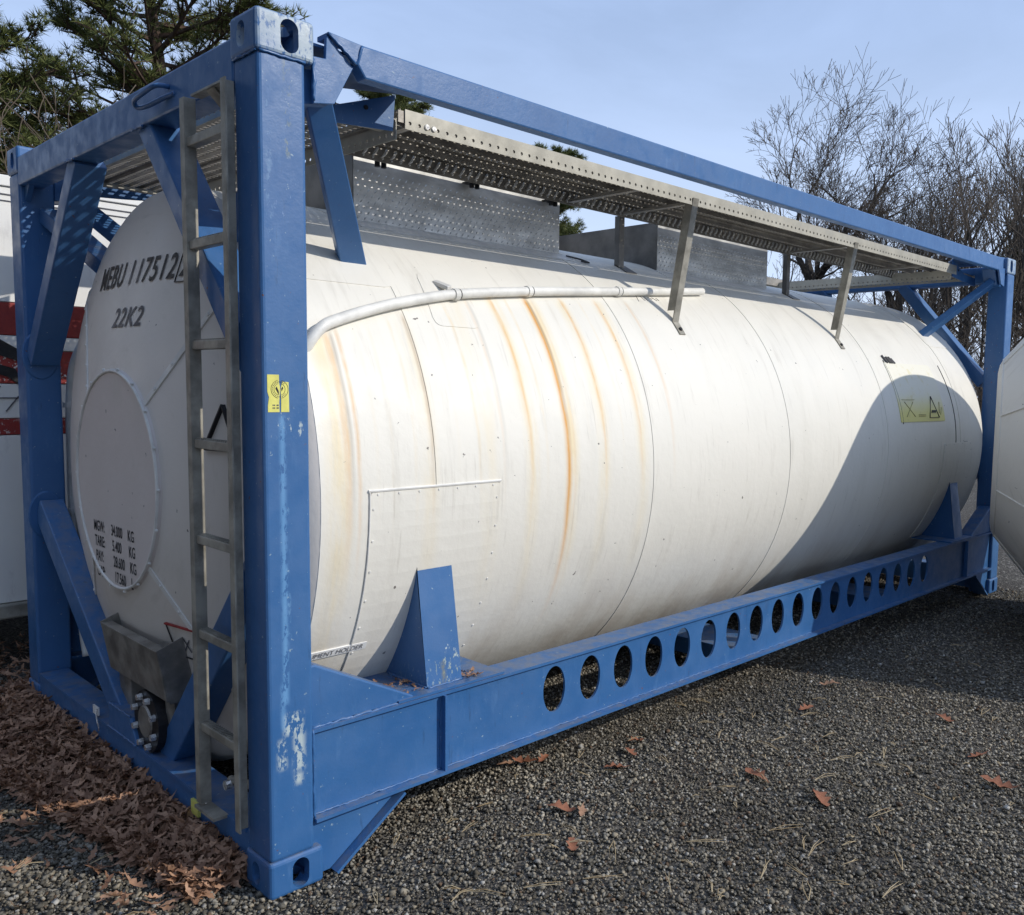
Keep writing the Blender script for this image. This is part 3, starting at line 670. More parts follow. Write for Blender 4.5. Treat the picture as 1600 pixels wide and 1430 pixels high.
for ey in (0, 1):
    m = mir(0, ey)
    wk = MB().box(.62, 5.50, .262, .268, 2.452, 2.464).tf(m).o('walkway', 'deck_steel', T)
    wk['label'] = 'perforated steel walkway along the near top side' if not ey else 'perforated steel walkway along the far top side'
    for k in range(3):
        plank(PX, (.63, .252+.153*k if not ey else W-.252-.153*k-.148, 2.502), wk)
    fascia(0, .655, 5.52, .246 if not ey else W-.246, 2.442, 2.508, wk)
    # hooked nibs along the inner lip
    tm = MB()
    for x in np.arange(.64, 5.46, .043):
        y = .703
        tm.tube([(x, y-.004, 2.452), (x+.010, y-.012, 2.466), (x+.022, y-.010, 2.484), (x+.028, y-.003, 2.492)], [.0035, .0058, .0058, .003], 5)
        tm.tube([(x+.004, y-.006, 2.448), (x+.004, y-.013, 2.450)], [.004, .002], 5)
    to = obj('lip_teeth', tm.tf(m).mesh('t'), 'highlight_steel', wk); to['kind'] = 'stuff'
    MB().box(.63, 5.49, .709, .714, 2.440, 2.500).tf(m).o('inner_lip', 'deck_steel', wk)
    for x in (.66, 1.90, 2.29, 3.92, 5.0): MB().box(x, x+.03, .256, .708, 2.448, 2.4605).tf(m).o('cross_rib', 'deck_steel', wk)
    for x in (.86, .89, 1.34, 1.37, 1.82, 1.85): MB().tube([m(x, .735, 2.425), m(x, .735, 2.452)], .011, 8).o('clip', 'dark_iron', wk)
    for x in (1.34, 1.82): MB().box(x-.015, x+.045, .713, .784, 2.447, 2.453).tf(m).o('clip_plate', 'dark_iron', wk)
    for x in (.745, .775): MB().tube([m(x, .2445, 2.466), m(x, .2385, 2.466)], [.0105, .009], 10).o('bolt', 'bolt_steel', wk)
    for x in (2.313, 3.945):
        # outer support: angle strip with a foot bent onto the shell
        br = MB(); th = th_y(.349)
        br.box(x-.022, x+.022, -.003, .003, 0, 1); br.box(x-.022, x-.016, .003, .045, .10, 1)
        def shp(a, y, z): 
            yy = .349+(.240-.349)*z; zz = 1.886+(2.475-1.886)*z; return m(a, yy+y, zz)
        br.tf(shp); bo = br.o('walkway_bracket', 'galvanised', wk)
        ft = MB().box(x-.022, x+.022, 0, .075, 0, .005).tf(lambda a, s_, h: m(*shell(a, th-s_/TR, TR+.002+h))).o('foot', 'galvanised', bo)
        MB().tube([m(*shell(x, th-.045/TR, TR+.006)), m(*shell(x, th-.045/TR, TR+.014))], .010, 6).o('foot_bolt', 'dark_iron', bo)
        MB().box(x-.02, x+.02, .716, .75, 2.175, 2.445).tf(m).o('inner_post', 'dull_plate', wk, .002)
        MB().box(x-.02, x+.06, .66, .745, 2.162, 2.17).tf(lambda a, y, z: m(a, y, ZC+math.sqrt(TR**2-(y-YC)**2)+(.008 if z > 2.166 else .002))).o('post_foot', 'dull_plate', wk)
for ex in (0, 1):
    m = mir(ex, 0); x0 = .165 if not ex else L-.165-.148
    wk = MB().box(.312, .316, .26, W-.26, 2.452, 2.464).tf(m).o('cross_walkway', 'deck_steel', T)
    for k in range(3):
        sx = .165+.153*k; plank(PY, (sx if not ex else L-sx-.148, .25, 2.468), wk)
    fascia(1, .25, W-.25, m(.163, 0, 0)[0], 2.436, 2.474, wk); fascia(1, .25, W-.25, m(.622, 0, 0)[0], 2.40, 2.472, wk)
    for y in (.30, 2.10): MB().box(.17, .615, y, y+.04, 2.440, 2.452).tf(m).o('cross_rib', 'galvanised', wk)
    for ey in (0, 1):
        mm = mir(ex, ey)
        MB().prism([(.16, 2.45), (.39, 2.462), (.615, 2.545), (.606, 2.424), (.39, 2.405), (.16, 2.39)], 1, .246, .252).tf(mm).o('walkway_support', 'blue_paint', wk)
        MB().tube([mm(.50, .2455, 2.478), mm(.50, .243, 2.478)], .008, 10).o('bolt_hole', 'dark_iron', wk)
# ---- ladder on the near end
lad = MB().box(-.034, -.029, .400, .432, .185, 2.415).o('ladder', 'galvanised', T); lad['label'] = 'grey steel ladder on the near end beside the post'
MB().box(-.029, .002, .400, .404, .185, 2.415).o('stile_flange', 'galvanised', lad)
MB().box(-.034, -.029, .120, .150, .185, 2.415).o('stile', 'galvanised', lad)
MB().box(-.029, .004, .145, .150, .185, 2.415).o('stile_flange', 'galvanised', lad)
for z in (.445, .752, 1.058, 1.362, 1.668, 1.974, 2.282):
    rg = MB().box(-.028, .002, .151, .399, z-.014, z+.014).o('rung', 'galvanised', lad, .003)
    tm = MB()
    for y in np.arange(.16, .385, .014): tm.box(-.024, .000, y, y+.006, z+.014, z+.018)
    o = tm.o('rung_grip', 'galvanised', rg); o['kind'] = 'stuff'
MB().bar((-.02, .24, 2.41), (.03, .24, 2.36), .05, .008).o('ladder_hook', 'galvanised', lad)
MB().box(-.030, .004, .15, .36, 2.408, 2.414).o('top_bracket', 'galvanised', lad)
MB().box(-.040, .008, .29, .435, .165, .175).o('bottom_bracket', 'galvanised', lad)
MB().tube([(.02, .34, .25), (.055, .34, .25)], .016, 10).o('bracket_bolt', 'bolt_steel', lad)
MB().tube([(.05, .36, .255), (.05, .12, .30)], .014, 10).o('ladder_stay', 'galvanised', lad)
# D-ring on the top end rail
MB().tube(arc([(.004, .60, 2.494), (-.035, .61, 2.490), (-.045, .70, 2.478), (-.045, .76, 2.470), (-.03, .775, 2.455), (-.02, .72, 2.452), (-.005, .62, 2.462), (.006, .56, 2.466)], 6), .008, 8).o('lashing_ring', 'blue_paint', T, 0, 2, True)
# ---- discharge valve and tray in the middle of the near end
tray = MB().prism([(.03, .60), (-.012, .60), (.02, .41), (.05, .40)], 1, .80, 1.36).o('valve_tray', 'tray_steel', T, .002); tray['label'] = 'open grey steel tray above the bottom outlet valve'
for y in (.80, 1.36): MB().prism([(-.012, .602), (.14, .66), (.14, .40), (.03, .40)], 1, y-.003, y+.003).o('tray_side', 'tray_steel', tray)
MB().prism([(.05, .399), (.13, .399), (.10, .18), (.06, .18)], 1, 1.24, 1.36).o('valve_guard', 'tray_steel', tray, .003)
MB().prism([(.05, .399), (.13, .399), (.10, .22), (.06, .22)], 1, .82, .90).o('valve_guard', 'tray_steel', tray, .003)
vf = MB().tube([(.10, 1.00, .285), (.020, 1.00, .285)], [.118, .118], 28).o('valve_flange', 'dark_iron', T)
for k in range(8):
    t = 2*math.pi*(k+.5)/8; y, z = 1.00-.094*math.cos(t), .285+.094*math.sin(t)
    MB().tube([(.019, y, z), (.000, y, z)], [.014, .012], 6).o('flange_bolt', 'bolt_steel', vf)
MB().tube([(.019, 1.00, .285), (.012, 1.00, .285)], [.062, .058], 24).o('valve_cap', 'tray_steel', vf)
MB().tube([(.10, 1.00, .285), (.34, 1.10, .42)], .10, 16).o('outlet_pipe', 'dark_iron', vf)
MB().box(.30, .305, 1.95, 2.30, .05, .62).o('splash_plate', 'tray_steel', T)
# seals and tags on the bottom rail
for (y, z) in ((.47, .205), (1.50, .205)):
    MB().box(.002, .008, y-.03, y+.03, z-.022, z+.012).o('seal_tag', 'white_label', T)
    MB().tube(arc([(.0, y-.02, z+.01), (-.01, y-.05, z-.02), (-.006, y-.06, z-.06), (.0, y-.04, z-.08)], 5), .003, 5).o('seal_wire', 'bolt_steel', T)
MB().box(-.001, .009, .505, .56, .09, .14).o('yellow_tag', 'yellow_label', T)
# yellow inspection sticker on the near post
def sticker(poly, mat, lift, par):
    mb = MB().prism(poly, 1, .0045-lift, .0052); return mb.o('sticker', mat, par)
st = sticker([(.020, 1.472), (.020, 1.490), (.0235, 1.515), (.019, 1.53), (.019, 1.580), (.0545, 1.580), (.055, 1.555), (.0575, 1.545), (.056, 1.52), (.0545, 1.50), (.055, 1.472)], 'yellow_label', .0006, T)
st.name = 'inspection_sticker'; st['label'] = 'torn yellow inspection sticker on the near post'
s2 = MB().prism([(.060, 1.472), (.0605, 1.51), (.059, 1.535), (.064, 1.560), (.071, 1.560), (.084, 1.559), (.085, 1.472)], 1, .0039, .0052).o('sticker_half', 'yellow_label', st)
def ring(r_, wd):
    mb = MB(); K = 28
    for k in range(K):
        t = 2*math.pi*k/K
        for q in (r_, r_+wd): mb.v.append((.056+q*math.cos(t), .0033, 1.538+q*math.sin(t)))
    for k in range(K):
        if k in (6, 7, 20, 21): continue
        a, c_ = 2*k, 2*((k+1) % K); mb.f.append((a, a+1, c_+1, c_))
    return obj('printed_ring', mb.mesh('ring', False), 'black_text', st)
ring(.0255, .0012); ring(.0165, .001)
MB().prism([(.043, 1.540), (.047, 1.546), (.0535, 1.532), (.0535, 1.522)], 1, .0033, .0037).o('printed_mark', 'black_text', st)
MB().prism([(.061, 1.540), (.065, 1.546), (.067, 1.541), (.062, 1.532)], 1, .0033, .0037).o('printed_mark', 'black_text', s2)
tx = MB()
for z in (1.482, 1.490):
    for x in (.034, .0385, .046, .0495): tx.box(x, x+.003, .0033, .0037, z, z+.004)
tx.o('printed_lines', 'grey_text', st)
tx = MB()
for t in np.linspace(.9, 5.6, 20): tx.box(.056+.0215*math.cos(t)-.001, .056+.0215*math.cos(t)+.001, .0033, .0037, 1.538+.0215*math.sin(t)-.0015, 1.538+.0215*math.sin(t)+.0015)
tx.o('printed_lines', 'grey_text', st)

# ================================================================== NEIGHBOURING TANK (right)
NH = Vector((.33, -.944, 0)).normalized(); NCp = Vector((4.97, -.29, 0)); NT = thing('storage_tank', 'plain white tank with coned end at the right edge of the picture', 'tank', (NCp.x+NH.x*3, NCp.y+NH.y*3, 0))
NS_ = Vector((-NH.y, NH.x, 0))
def nmap(x, y, z):
    q = NCp + NH*(x-.02) + NS_*(y-YC); return (q.x, q.y, z)
PROF_KEEP = PROF; PROF = [(.02, 0), (.02, .53), (.03, .56), (.40, 1.02), (.46, 1.09), (.52, 1.12)]
nb_ = MB(); N = 96; pr = [(.02, .0005), (.02, .50), (.03, .555), (.055, .60), (.43, 1.06), (.49, 1.12), (.57, 1.155), (.66, 1.165)]
for x, r_ in pr: nb_.v += [nmap(x, YC-r_*math.cos(2*math.pi*j/N), 1.20+r_*math.sin(2*math.pi*j/N)) for j in range(N)]
for i in range(len(pr)-1): nb_.f += [(i*N+j, i*N+(j+1) % N, (i+1)*N+(j+1) % N, (i+1)*N+j) for j in range(N)]
obj('tank_head', nb_.mesh('nh', True), 'neighbour_white', NT, 0, 2, True)
nb_ = MB()
for x in (.66, 5.4): nb_.v += [nmap(x, YC-1.165*math.cos(2*math.pi*j/N), 1.20+1.165*math.sin(2*math.pi*j/N)) for j in range(N)]
nb_.f += [(j, (j+1) % N, N+(j+1) % N, N+j) for j in range(N)] + [tuple(range(N, 2*N))]
for xr, rr in ((.05, .592), (.45, 1.082), (.67, 1.168), (1.6, 1.168), (3.2, 1.168)):
    MB().tube([nmap(xr, YC-rr*math.cos(t), 1.20+rr*math.sin(t)) for t in np.linspace(0, 2*math.pi, 73)], .005, 6, False).o('seam_ring', 'neighbour_white', NT, 0, 2, True)
for k in range(8):
    t = .39+k*math.pi/4; MB().tube([nmap(xr, YC-rr*math.cos(t), 1.20+rr*math.sin(t)) for xr, rr in ((.052, .60), (.428, 1.06))], .006, 6).o('seam_strip', 'neighbour_white', NT)
obj('tank_shell', nb_.mesh('ns', True), 'neighbour_white', NT, 0, 2, True)
for x in (1.2, 4.6):
    pts = [(.35, 0), (W-.35, 0)] + [(YC-1.124*math.cos(t), 1.17+1.124*math.sin(t)) for t in np.linspace(math.pi+.75, 2*math.pi-.75, 12)[::1]]
    pts = [(.35, 0), (W-.35, 0)]+[(YC+1.164*math.cos(t), 1.20+1.164*math.sin(t)) for t in np.linspace(-.75, -math.pi+.75, 12)]
    MB().prism(pts, 0, x, x+.25).tf(nmap).o('saddle', 'blue_paint', NT)
PROF = PROF_KEEP

# ================================================================== WHITE AND RED CONTAINER BEHIND (left)
BY = 3.0; BX0, BX1 = -2.2, 3.86; BC = thing('shipping_container', 'white container with red stripes standing behind the blue frame', 'container', (.8, 4.2, .28))
def cw(z0, z1, mat, name='wall_panel', y=BY): return MB().box(BX0, BX1, y, y+.03, z0, z1).o(name, mat, BC, .003)
cw(1.945, 2.525, 'container_white'); cw(1.775, 1.942, 'container_red', 'red_stripe'); cw(1.702, 1.772, 'container_white'); cw(1.525, 1.699, 'container_red', 'red_stripe')
cw(1.345, 1.522, 'container_white'); cw(1.258, 1.342, 'container_red', 'red_stripe'); cw(.372, 1.255, 'container_white')
MB().box(BX0, BX1, BY+.05, 5.4, .36, 2.52).o('container_body', 'container_white', BC)
for z in (2.528, 2.545, 2.565): pass
tr = MB().box(BX0, BX1, BY-.012, BY+.05, 2.53, 2.585).o('top_rail', 'container_white', BC, .004)
MB().box(BX0, BX1, BY-.006, BY+.001, 2.487, 2.492).o('groove_strip', 'grey_text', BC)
MB().box(BX0, BX1, BY-.006, BY+.001, 2.455, 2.459).o('groove_strip', 'grey_text', BC)
MB().box(BX0, BX1, BY-.03, BY+.05, .29, .368).o('bottom_rail', 'galvanised', BC, .01)
for x in (BX0+.3, 3.4):
    for y in (3.05, 5.2): MB().box(x, x+.18, y, y+.18, 0, .29).o('support_leg', 'dark_iron', BC)
bt = lambda x0, z0, y=BY-.004: (lambda u, v: (x0+u, y, z0+v))
for body, size, x0, z0 in (('P', .34, -.13, 2.19), ('O', .34, .22, 2.19), ('U', .34, .62, 2.19), ('O', .34, .90, 2.19), ('IS', .09, .62, 2.02)):
    obj('lettering', text_mesh(body, size, bt(x0, z0), -.012 if size > .2 else -.001, 0, .9), 'grey_text', BC)
def band(x0, z0, pts, wd, mat):
    b_ = MB()
    for a, c_ in pts: b_.bar((x0+a[0], BY-.004, z0+a[1]), (x0+c_[0], BY-.004, z0+c_[1]), .004, wd, (0, -1, 0) if 0 else (0, 0, 1))
    return b_
band(-.35, 1.4, [((0, .05), (.52, .05)), ((.1, .0), (.1, .09)), ((.3, .02), (.42, .11)), ((.44, -.02), (.5, .06))], .006, 0).o('scribble_marks', 'grey_text', BC)
MB().prism([(-.6, 1.945), (-.1, 1.86), (.16, 1.70), (.16, 1.64), (-.2, 1.76), (-.6, 1.84)], 1, BY-.006, BY-.001).o('dark_swoosh', 'dark_iron', BC)
MB().prism([(-.6, 1.84), (.14, 1.60), (.18, 1.50), (.10, 1.56), (-.6, 1.78)], 1, BY-.007, BY-.0065).o('dark_swoosh', 'dark_iron', BC)

# ================================================================== GROUND COVER
def pts_mesh(V, F, name):            # V (n,3), F (m,k) arrays -> mesh, fast
    me = bpy.data.meshes.new(name); k = F.shape[1]
    me.vertices.add(len(V)); me.vertices.foreach_set('co', V.astype(np.float32).ravel())
    me.loops.add(F.size); me.loops.foreach_set('vertex_index', F.astype(np.int32).ravel())
    me.polygons.add(len(F)); me.polygons.foreach_set('loop_start', np.arange(0, F.size, k, dtype=np.int32)); me.polygons.foreach_set('loop_total', np.full(len(F), k, np.int32))
    me.update(calc_edges=True); return me
def rot_mats(n):
    q = RNG.normal(size=(n, 4)); q /= np.linalg.norm(q, axis=1)[:, None]; a, b_, c_, d = q.T
    return np.stack([1-2*(c_*c_+d*d), 2*(b_*c_-a*d), 2*(b_*d+a*c_), 2*(b_*c_+a*d), 1-2*(b_*b_+d*d), 2*(c_*d-a*b_), 2*(b_*d-a*c_), 2*(c_*d+a*b_), 1-2*(b_*b_+c_*c_)], 1).reshape(n, 3, 3)
def stones(n, region, smin, smax):
    cube = np.array([(x, y, z) for x in (-1, 1) for y in (-1, 1) for z in (-1, 1)], float)
    Fq = np.array([(0, 1, 3, 2), (4, 6, 7, 5), (0, 4, 5, 1), (2, 3, 7, 6), (0, 2, 6, 4), (1, 5, 7, 3)])
    P = region(n); n = len(P); V = cube[None]*(1+RNG.uniform(-.42, .42, (n, 8, 3))); V *= RNG.uniform(.65, 1.15, (n, 1, 3))
    V = np.einsum('nij,nkj->nki', rot_mats(n), V); s = smin+(smax-smin)*RNG.random((n, 1, 1))**2.2; V = V*s*.5*.8
    V[:, :, 2] *= .8; V[:, :, :2] += P[:, None, :2]; V[:, :, 2] += (s[:, :, 0]*RNG.uniform(.05, .34, (n, 1)))
    F = Fq[None]+8*np.arange(n)[:, None, None]
    tone = np.ones((n, 4)); px_, py_ = P[:, 0], P[:, 1]; pat = .92+.20*np.sin(1.7*px_+.6*np.sin(2.3*py_))*np.sin(2.1*py_+1.1)+.14*np.sin(4.3*px_+2.2*py_)*np.sin(3.1*py_-1.7*px_); g_ = (.09+.28*RNG.random(n)**1.5)*pat; wm = RNG.random(n); tone[:, 0] = g_*(1.06+.14*wm); tone[:, 1] = g_*(1+.03*wm); tone[:, 2] = g_*(.86-.10*wm)
    lt = RNG.random(n) < .045; tone[lt, :3] = (np.array([.42, .40, .36])*RNG.uniform(.5, 1.15, (n, 1)))[lt]
    tn = RNG.random(n) < .05; tone[tn, :3] = (np.array([.16, .11, .075])*RNG.uniform(.6, 1.2, (n, 1)))[tn]
    return V.reshape(-1, 3), F.reshape(-1, 4), np.repeat(tone, 8, 0)
def reg_near(n):
    # ground in front of and under the side rail, denser near the camera
    P = np.stack([RNG.uniform(-.9, 6.2, n), RNG.uniform(-2.3, 1.0, n)], 1)
    d = np.hypot(P[:, 0]+1.2, P[:, 1]+2.45); keep = RNG.random(n) < np.clip((3.3/d)**1.4, 0, 1); keep &= ~((P[:, 0] < .1) & (P[:, 1] < -.6)) & ~((d < 1.2))
    return P[keep]
def reg_left(n): return np.stack([RNG.uniform(-1.5, .02, n), RNG.uniform(-.2, 3.2, n)], 1)
Vs, Fs, Ts = [], [], []; off = 0
for n_, rg, a, c_ in ((185000, reg_near, .0045, .0145), (22000, reg_left, .006, .020), (5000, reg_near, .012, .024)):
    V, F, Tn = stones(n_, rg, a, c_); Vs.append(V); Fs.append(F+off); Ts.append(Tn); off += len(V)
V, F, Tn = np.concatenate(Vs), np.concatenate(Fs), np.concatenate(Ts)
me = pts_mesh(V, F, 'gravel'); ca = me.color_attributes.new('tone', 'FLOAT_COLOR', 'POINT'); ca.data.foreach_set('color', Tn.astype(np.float32).ravel())
gr = obj('gravel', me, 'gravel_stone'); gr['kind'] = 'stuff'; tag(gr, 'dark crushed gravel stones covering the yard', 'gravel')

def leaf_template(lob=1):
    o = []; N = 7
    for i in range(N+1):
        t = i/N; wd = (.10+.32*math.sin(math.pi*min(1, t*1.05))**.8)*(1 if i % 2 == 0 else .45); o.append((t, wd))
    right = [(t, w_) for t, w_ in o]; V = []; 
    for t, w_ in right: V += [(t-.5, -w_*.46, 0), (t-.5, 0, 0), (t-.5, w_*.46, 0)]
    V.append((-.72, 0, 0)); V = np.array(V, float); F = []
    for i in range(N):
        a = 3*i; c_ = 3*i+3; F += [(a, c_, c_+1), (a, c_+1, a+1), (a+1, c_+1, c_+2), (a+1, c_+2, a+2)]
    F.append((0, 1, len(V)-1)); return V, np.array(F)
LV, LF = leaf_template()
def leaf_verts(curl, size):
    v = LV.copy(); v[:, 2] += curl[0]*v[:, 1]**2*5 + curl[1]*v[:, 0]**2*1.9 + curl[2]*np.sin(v[:, 0]*6)*.08; return v*size
n_ = 6000; VV = []; FF = []; u = RNG.random((n_, 12))
for i in range(n_):
    y = .15+2.35*u[i, 0]; x = .005-(.04+.40*min(1, .35+.35*abs(y-.2)))*u[i, 1]**1.15
    if u[i, 11] > .95: x -= .35*u[i, 2]
    if u[i, 11] < .05: y = 2.3+1.0*u[i, 0]; x = -.3+.5*u[i, 1]
    hmax = .085*max(0, 1+x/.42); z = .012+hmax*u[i, 3]
    v = leaf_verts((u[i, 4]*1.2-.3, u[i, 5]*1.0-.4, u[i, 6]*2-1), .032+.046*u[i, 7])
    az, tx, ty = 6.28*u[i, 8], (u[i, 9]-.5)*1.5, (u[i, 10]-.5)*1.5
    m = (Matrix.Rotation(az, 3, 'Z') @ Matrix.Rotation(tx, 3, 'X') @ Matrix.Rotation(ty, 3, 'Y')); v = v @ np.array(m).T
    VV.append(v+np.array([x, y, z])); FF.append(LF+i*len(LV))
lt = obj('leaf_litter', pts_mesh(np.concatenate(VV), np.concatenate(FF), 'litter'), 'dry_leaf'); lt['kind'] = 'stuff'; tag(lt, 'drift of dry brown oak leaves heaped against the end rail', 'leaf litter')
# debris caught on the saddle plate
VV = []; FF = []
for i in range(46):
    side = random.random() < .6; x = random.uniform(.50, .61) if side else random.uniform(.775, .87); y = random.uniform(.05, .24) if side else random.uniform(.04, .12)
    v = leaf_verts((random.random(), random.random()-.5, random.random()), random.uniform(.018, .045)); m = Matrix.Rotation(random.random()*6.28, 3, 'Z') @ Matrix.Rotation(random.uniform(-.4, .4), 3, 'X')
    VV.append(v @ np.array(m).T+np.array([x, y, .506])); FF.append(LF+i*len(LV))
db = obj('rail_debris', pts_mesh(np.concatenate(VV), np.concatenate(FF), 'debris'), 'dry_leaf'); db['kind'] = 'stuff'; tag(db, 'bits of dry leaf caught on the rail round the near saddle', 'leaf debris')
# single leaves on the gravel
LEAVES = [(1.780, -.546, .115, 'red-brown oak leaf on the gravel in front of the middle of the holed rail'), (1.777, -.845, .12, 'red oak leaf low on the gravel, lower right of the middle'), (2.385, -1.290, .13, 'red oak leaf at the right edge of the gravel'),
          (1.022, -.211, .09, 'upright orange oak leaf nearest the corner post on the gravel'), (1.06, -.27, .08, 'dark curled leaf just beside the upright orange leaf'), (1.587, -.043, .085, 'orange leaf just below the fourth oval hole of the rail'), (1.43, -.10, .09, 'pale curled leaf below the third oval hole of the rail'),
          (1.70, .02, .07, 'small orange leaf right of the leaf below the fourth oval hole'), (1.20, .20, .10, 'largest leaf of the clump under the rail near the saddle'), (1.14, .24, .08, 'dark leaf of the clump under the rail near the saddle'), (1.28, .17, .07, 'small leaf at the right of the clump under the rail'),
          (2.60, -.30, .09, 'faded leaf on the gravel in front of the tenth oval hole'), (3.0, -.20, .09, 'brown leaf on the gravel where the shade begins'), (2.95, -.85, .085, 'brown leaf on the gravel right of the middle of the picture'), (2.62, -1.12, .10, 'tan curled leaf on the gravel at the far right'), (.86, -.42, .08, 'orange leaf on the gravel at the bottom edge beside the post')]
for i, (x, y, s_, lab) in enumerate(LEAVES):
    v = leaf_verts((.6+.5*random.random(), .5*random.random(), random.uniform(-1, 1)), s_*1.08); v[:, 1] *= 1.4; m = Matrix.Rotation(random.random()*6.28, 3, 'Z') @ Matrix.Rotation(random.uniform(-.3, .3), 3, 'X')
    v = v @ np.array(m).T; v[:, 2] += -v[:, 2].min()+.010
    o = obj('fallen_leaf', pts_mesh(v, LF, 'leaf'), 'red_leaf' if i not in (4, 9, 12) else 'dry_leaf'); o.location = (x, y, 0); tag(o, lab, 'leaf', 'oak leaves fallen on the gravel')
# pine straw
ps = MB()
for i in range(150):
    x, y = random.uniform(.2, 4.2), random.uniform(-1.9, .3)
    if i > 120: x, y = random.uniform(-1.0, 0), random.uniform(.1, 2.2)
    if i < 60: x, y = random.uniform(.4, 2.6), random.uniform(-1.3, .1)
    a = random.gauss(.3, 1.1); ln = random.uniform(.03, .14)
    for s_ in (-.06, .06):
        p0 = Vector((x, y, .020)); d = Vector((math.cos(a+s_), math.sin(a+s_), 0)); sd = Vector((-d.y, d.x, 0))*random.uniform(-.012, .012)
        ps.tube([p0, p0+d*ln*.5+sd+Vector((0, 0, .006)), p0+d*ln], [.0011, .0014, .0007], 3)
o = obj('pine_straw', ps.mesh('straw', False), 'straw'); o['kind'] = 'stuff'; tag(o, 'pale dry pine needles scattered over the gravel', 'pine needles')

# ================================================================== TREES
class TG:
    """grows a leafless tree into tapered tubes; trunk and crown are separate"""
    def __init__(s, seed): s.r = random.Random(seed); s.trunk = MB(); s.crown = MB(); s.limbs = MB(); s.tips = []; s.minr = .012
    def grow(s, p, d, ln, rad, depth, maxd, wander, up, nch, ang, ratio, first=.35):
        r_ = s.r; n = 5 if depth < 2 else (4 if depth < 4 else 3); pts = [p]; q = p.copy(); dd = d.copy(); seg = ln/n
        for i in range(n):
            dd = (dd+Vector((r_.gauss(0, wander), r_.gauss(0, wander), r_.gauss(0, wander)+up))).normalized(); q = q+dd*seg; pts.append(q.copy())
        rs = [max(rad*(1-.62*i/n), s.minr*(1-.35*i/n)) for i in range(n+1)]
        (s.trunk if depth == 0 else s.crown).tube(pts, rs, 7 if depth == 0 else (5 if depth == 1 else 3), False)
        if depth >= maxd: s.tips.append((pts[-1], dd)); return
        k = nch[min(depth, len(nch)-1)]
        for i in range(k):
            t = first+(1-first)*(i+r_.random()*.8)/k; t = min(t, .99); j = t*n; i0 = int(j); base = pts[i0].lerp(pts[i0+1], j-i0)
            ax = dd.orthogonal().normalized(); ax.rotate(Matrix.Rotation(r_.random()*6.283, 3, dd)); nd = dd.copy(); nd.rotate(Matrix.Rotation(ang*r_.uniform(.65, 1.3), 3, ax))
            s.grow(base, nd, ln*ratio*r_.uniform(.7, 1.15)*(1.1-.4*t), rad*(1-.62*t)*r_.uniform(.5, .72), depth+1, maxd, wander, up, nch, ang, ratio, .25)
        # leader
        s.grow(pts[-1], dd, ln*ratio*r_.uniform(.8, 1.05), rs[-1]*.9, depth+1, maxd, wander, up, nch, ang, ratio, .2)
def fork(g_, p, d, ln, rad, depth, maxd, ang, ratio, up, wander, lat):
    r_ = g_.r; n = 4 if depth < 4 else 3; pts = [p]; q = p.copy(); dd = d.copy()
    for i in range(n):
        dd = (dd+Vector((r_.gauss(0, wander), r_.gauss(0, wander), r_.gauss(0, wander*.7)+up))).normalized(); q = q+dd*ln/n; pts.append(q.copy())
    re = rad*.80; rs = [max(rad+(re-rad)*i/n, g_.minr) for i in range(n+1)]
    (g_.trunk if depth == 0 else (g_.limbs if depth < 4 else g_.crown)).tube(pts, rs, 8 if depth == 0 else (5 if depth < 3 else 3), False)
    if depth >= maxd: return
    k = 3 if r_.random() < (.5 if depth == 0 else .22) else 2; ph = r_.random()*6.283; ax0 = dd.orthogonal().normalized()
    for i in range(k):
        ax = ax0.copy(); ax.rotate(Matrix.Rotation(ph+6.283*i/k+r_.uniform(-.4, .4), 3, dd)); nd = dd.copy(); w_ = r_.uniform(.45, 1.25) if k > 1 else .3
        nd.rotate(Matrix.Rotation(ang*w_, 3, ax)); fork(g_, pts[-1], nd, ln*ratio*r_.uniform(.75, 1.2), re*r_.uniform(.58, .80), depth+1, maxd, ang, ratio, up, wander, lat)
    if depth > 0 and r_.random() < lat:
        b0 = pts[1+r_.randrange(n-1)]; ax = ax0.copy(); ax.rotate(Matrix.Rotation(r_.random()*6.283, 3, dd)); nd = dd.copy(); nd.rotate(Matrix.Rotation(ang*1.6, 3, ax))
        fork(g_, b0, nd, ln*ratio*r_.uniform(.6, .95), re*.5, depth+2, maxd, ang, ratio, up, wander, lat)
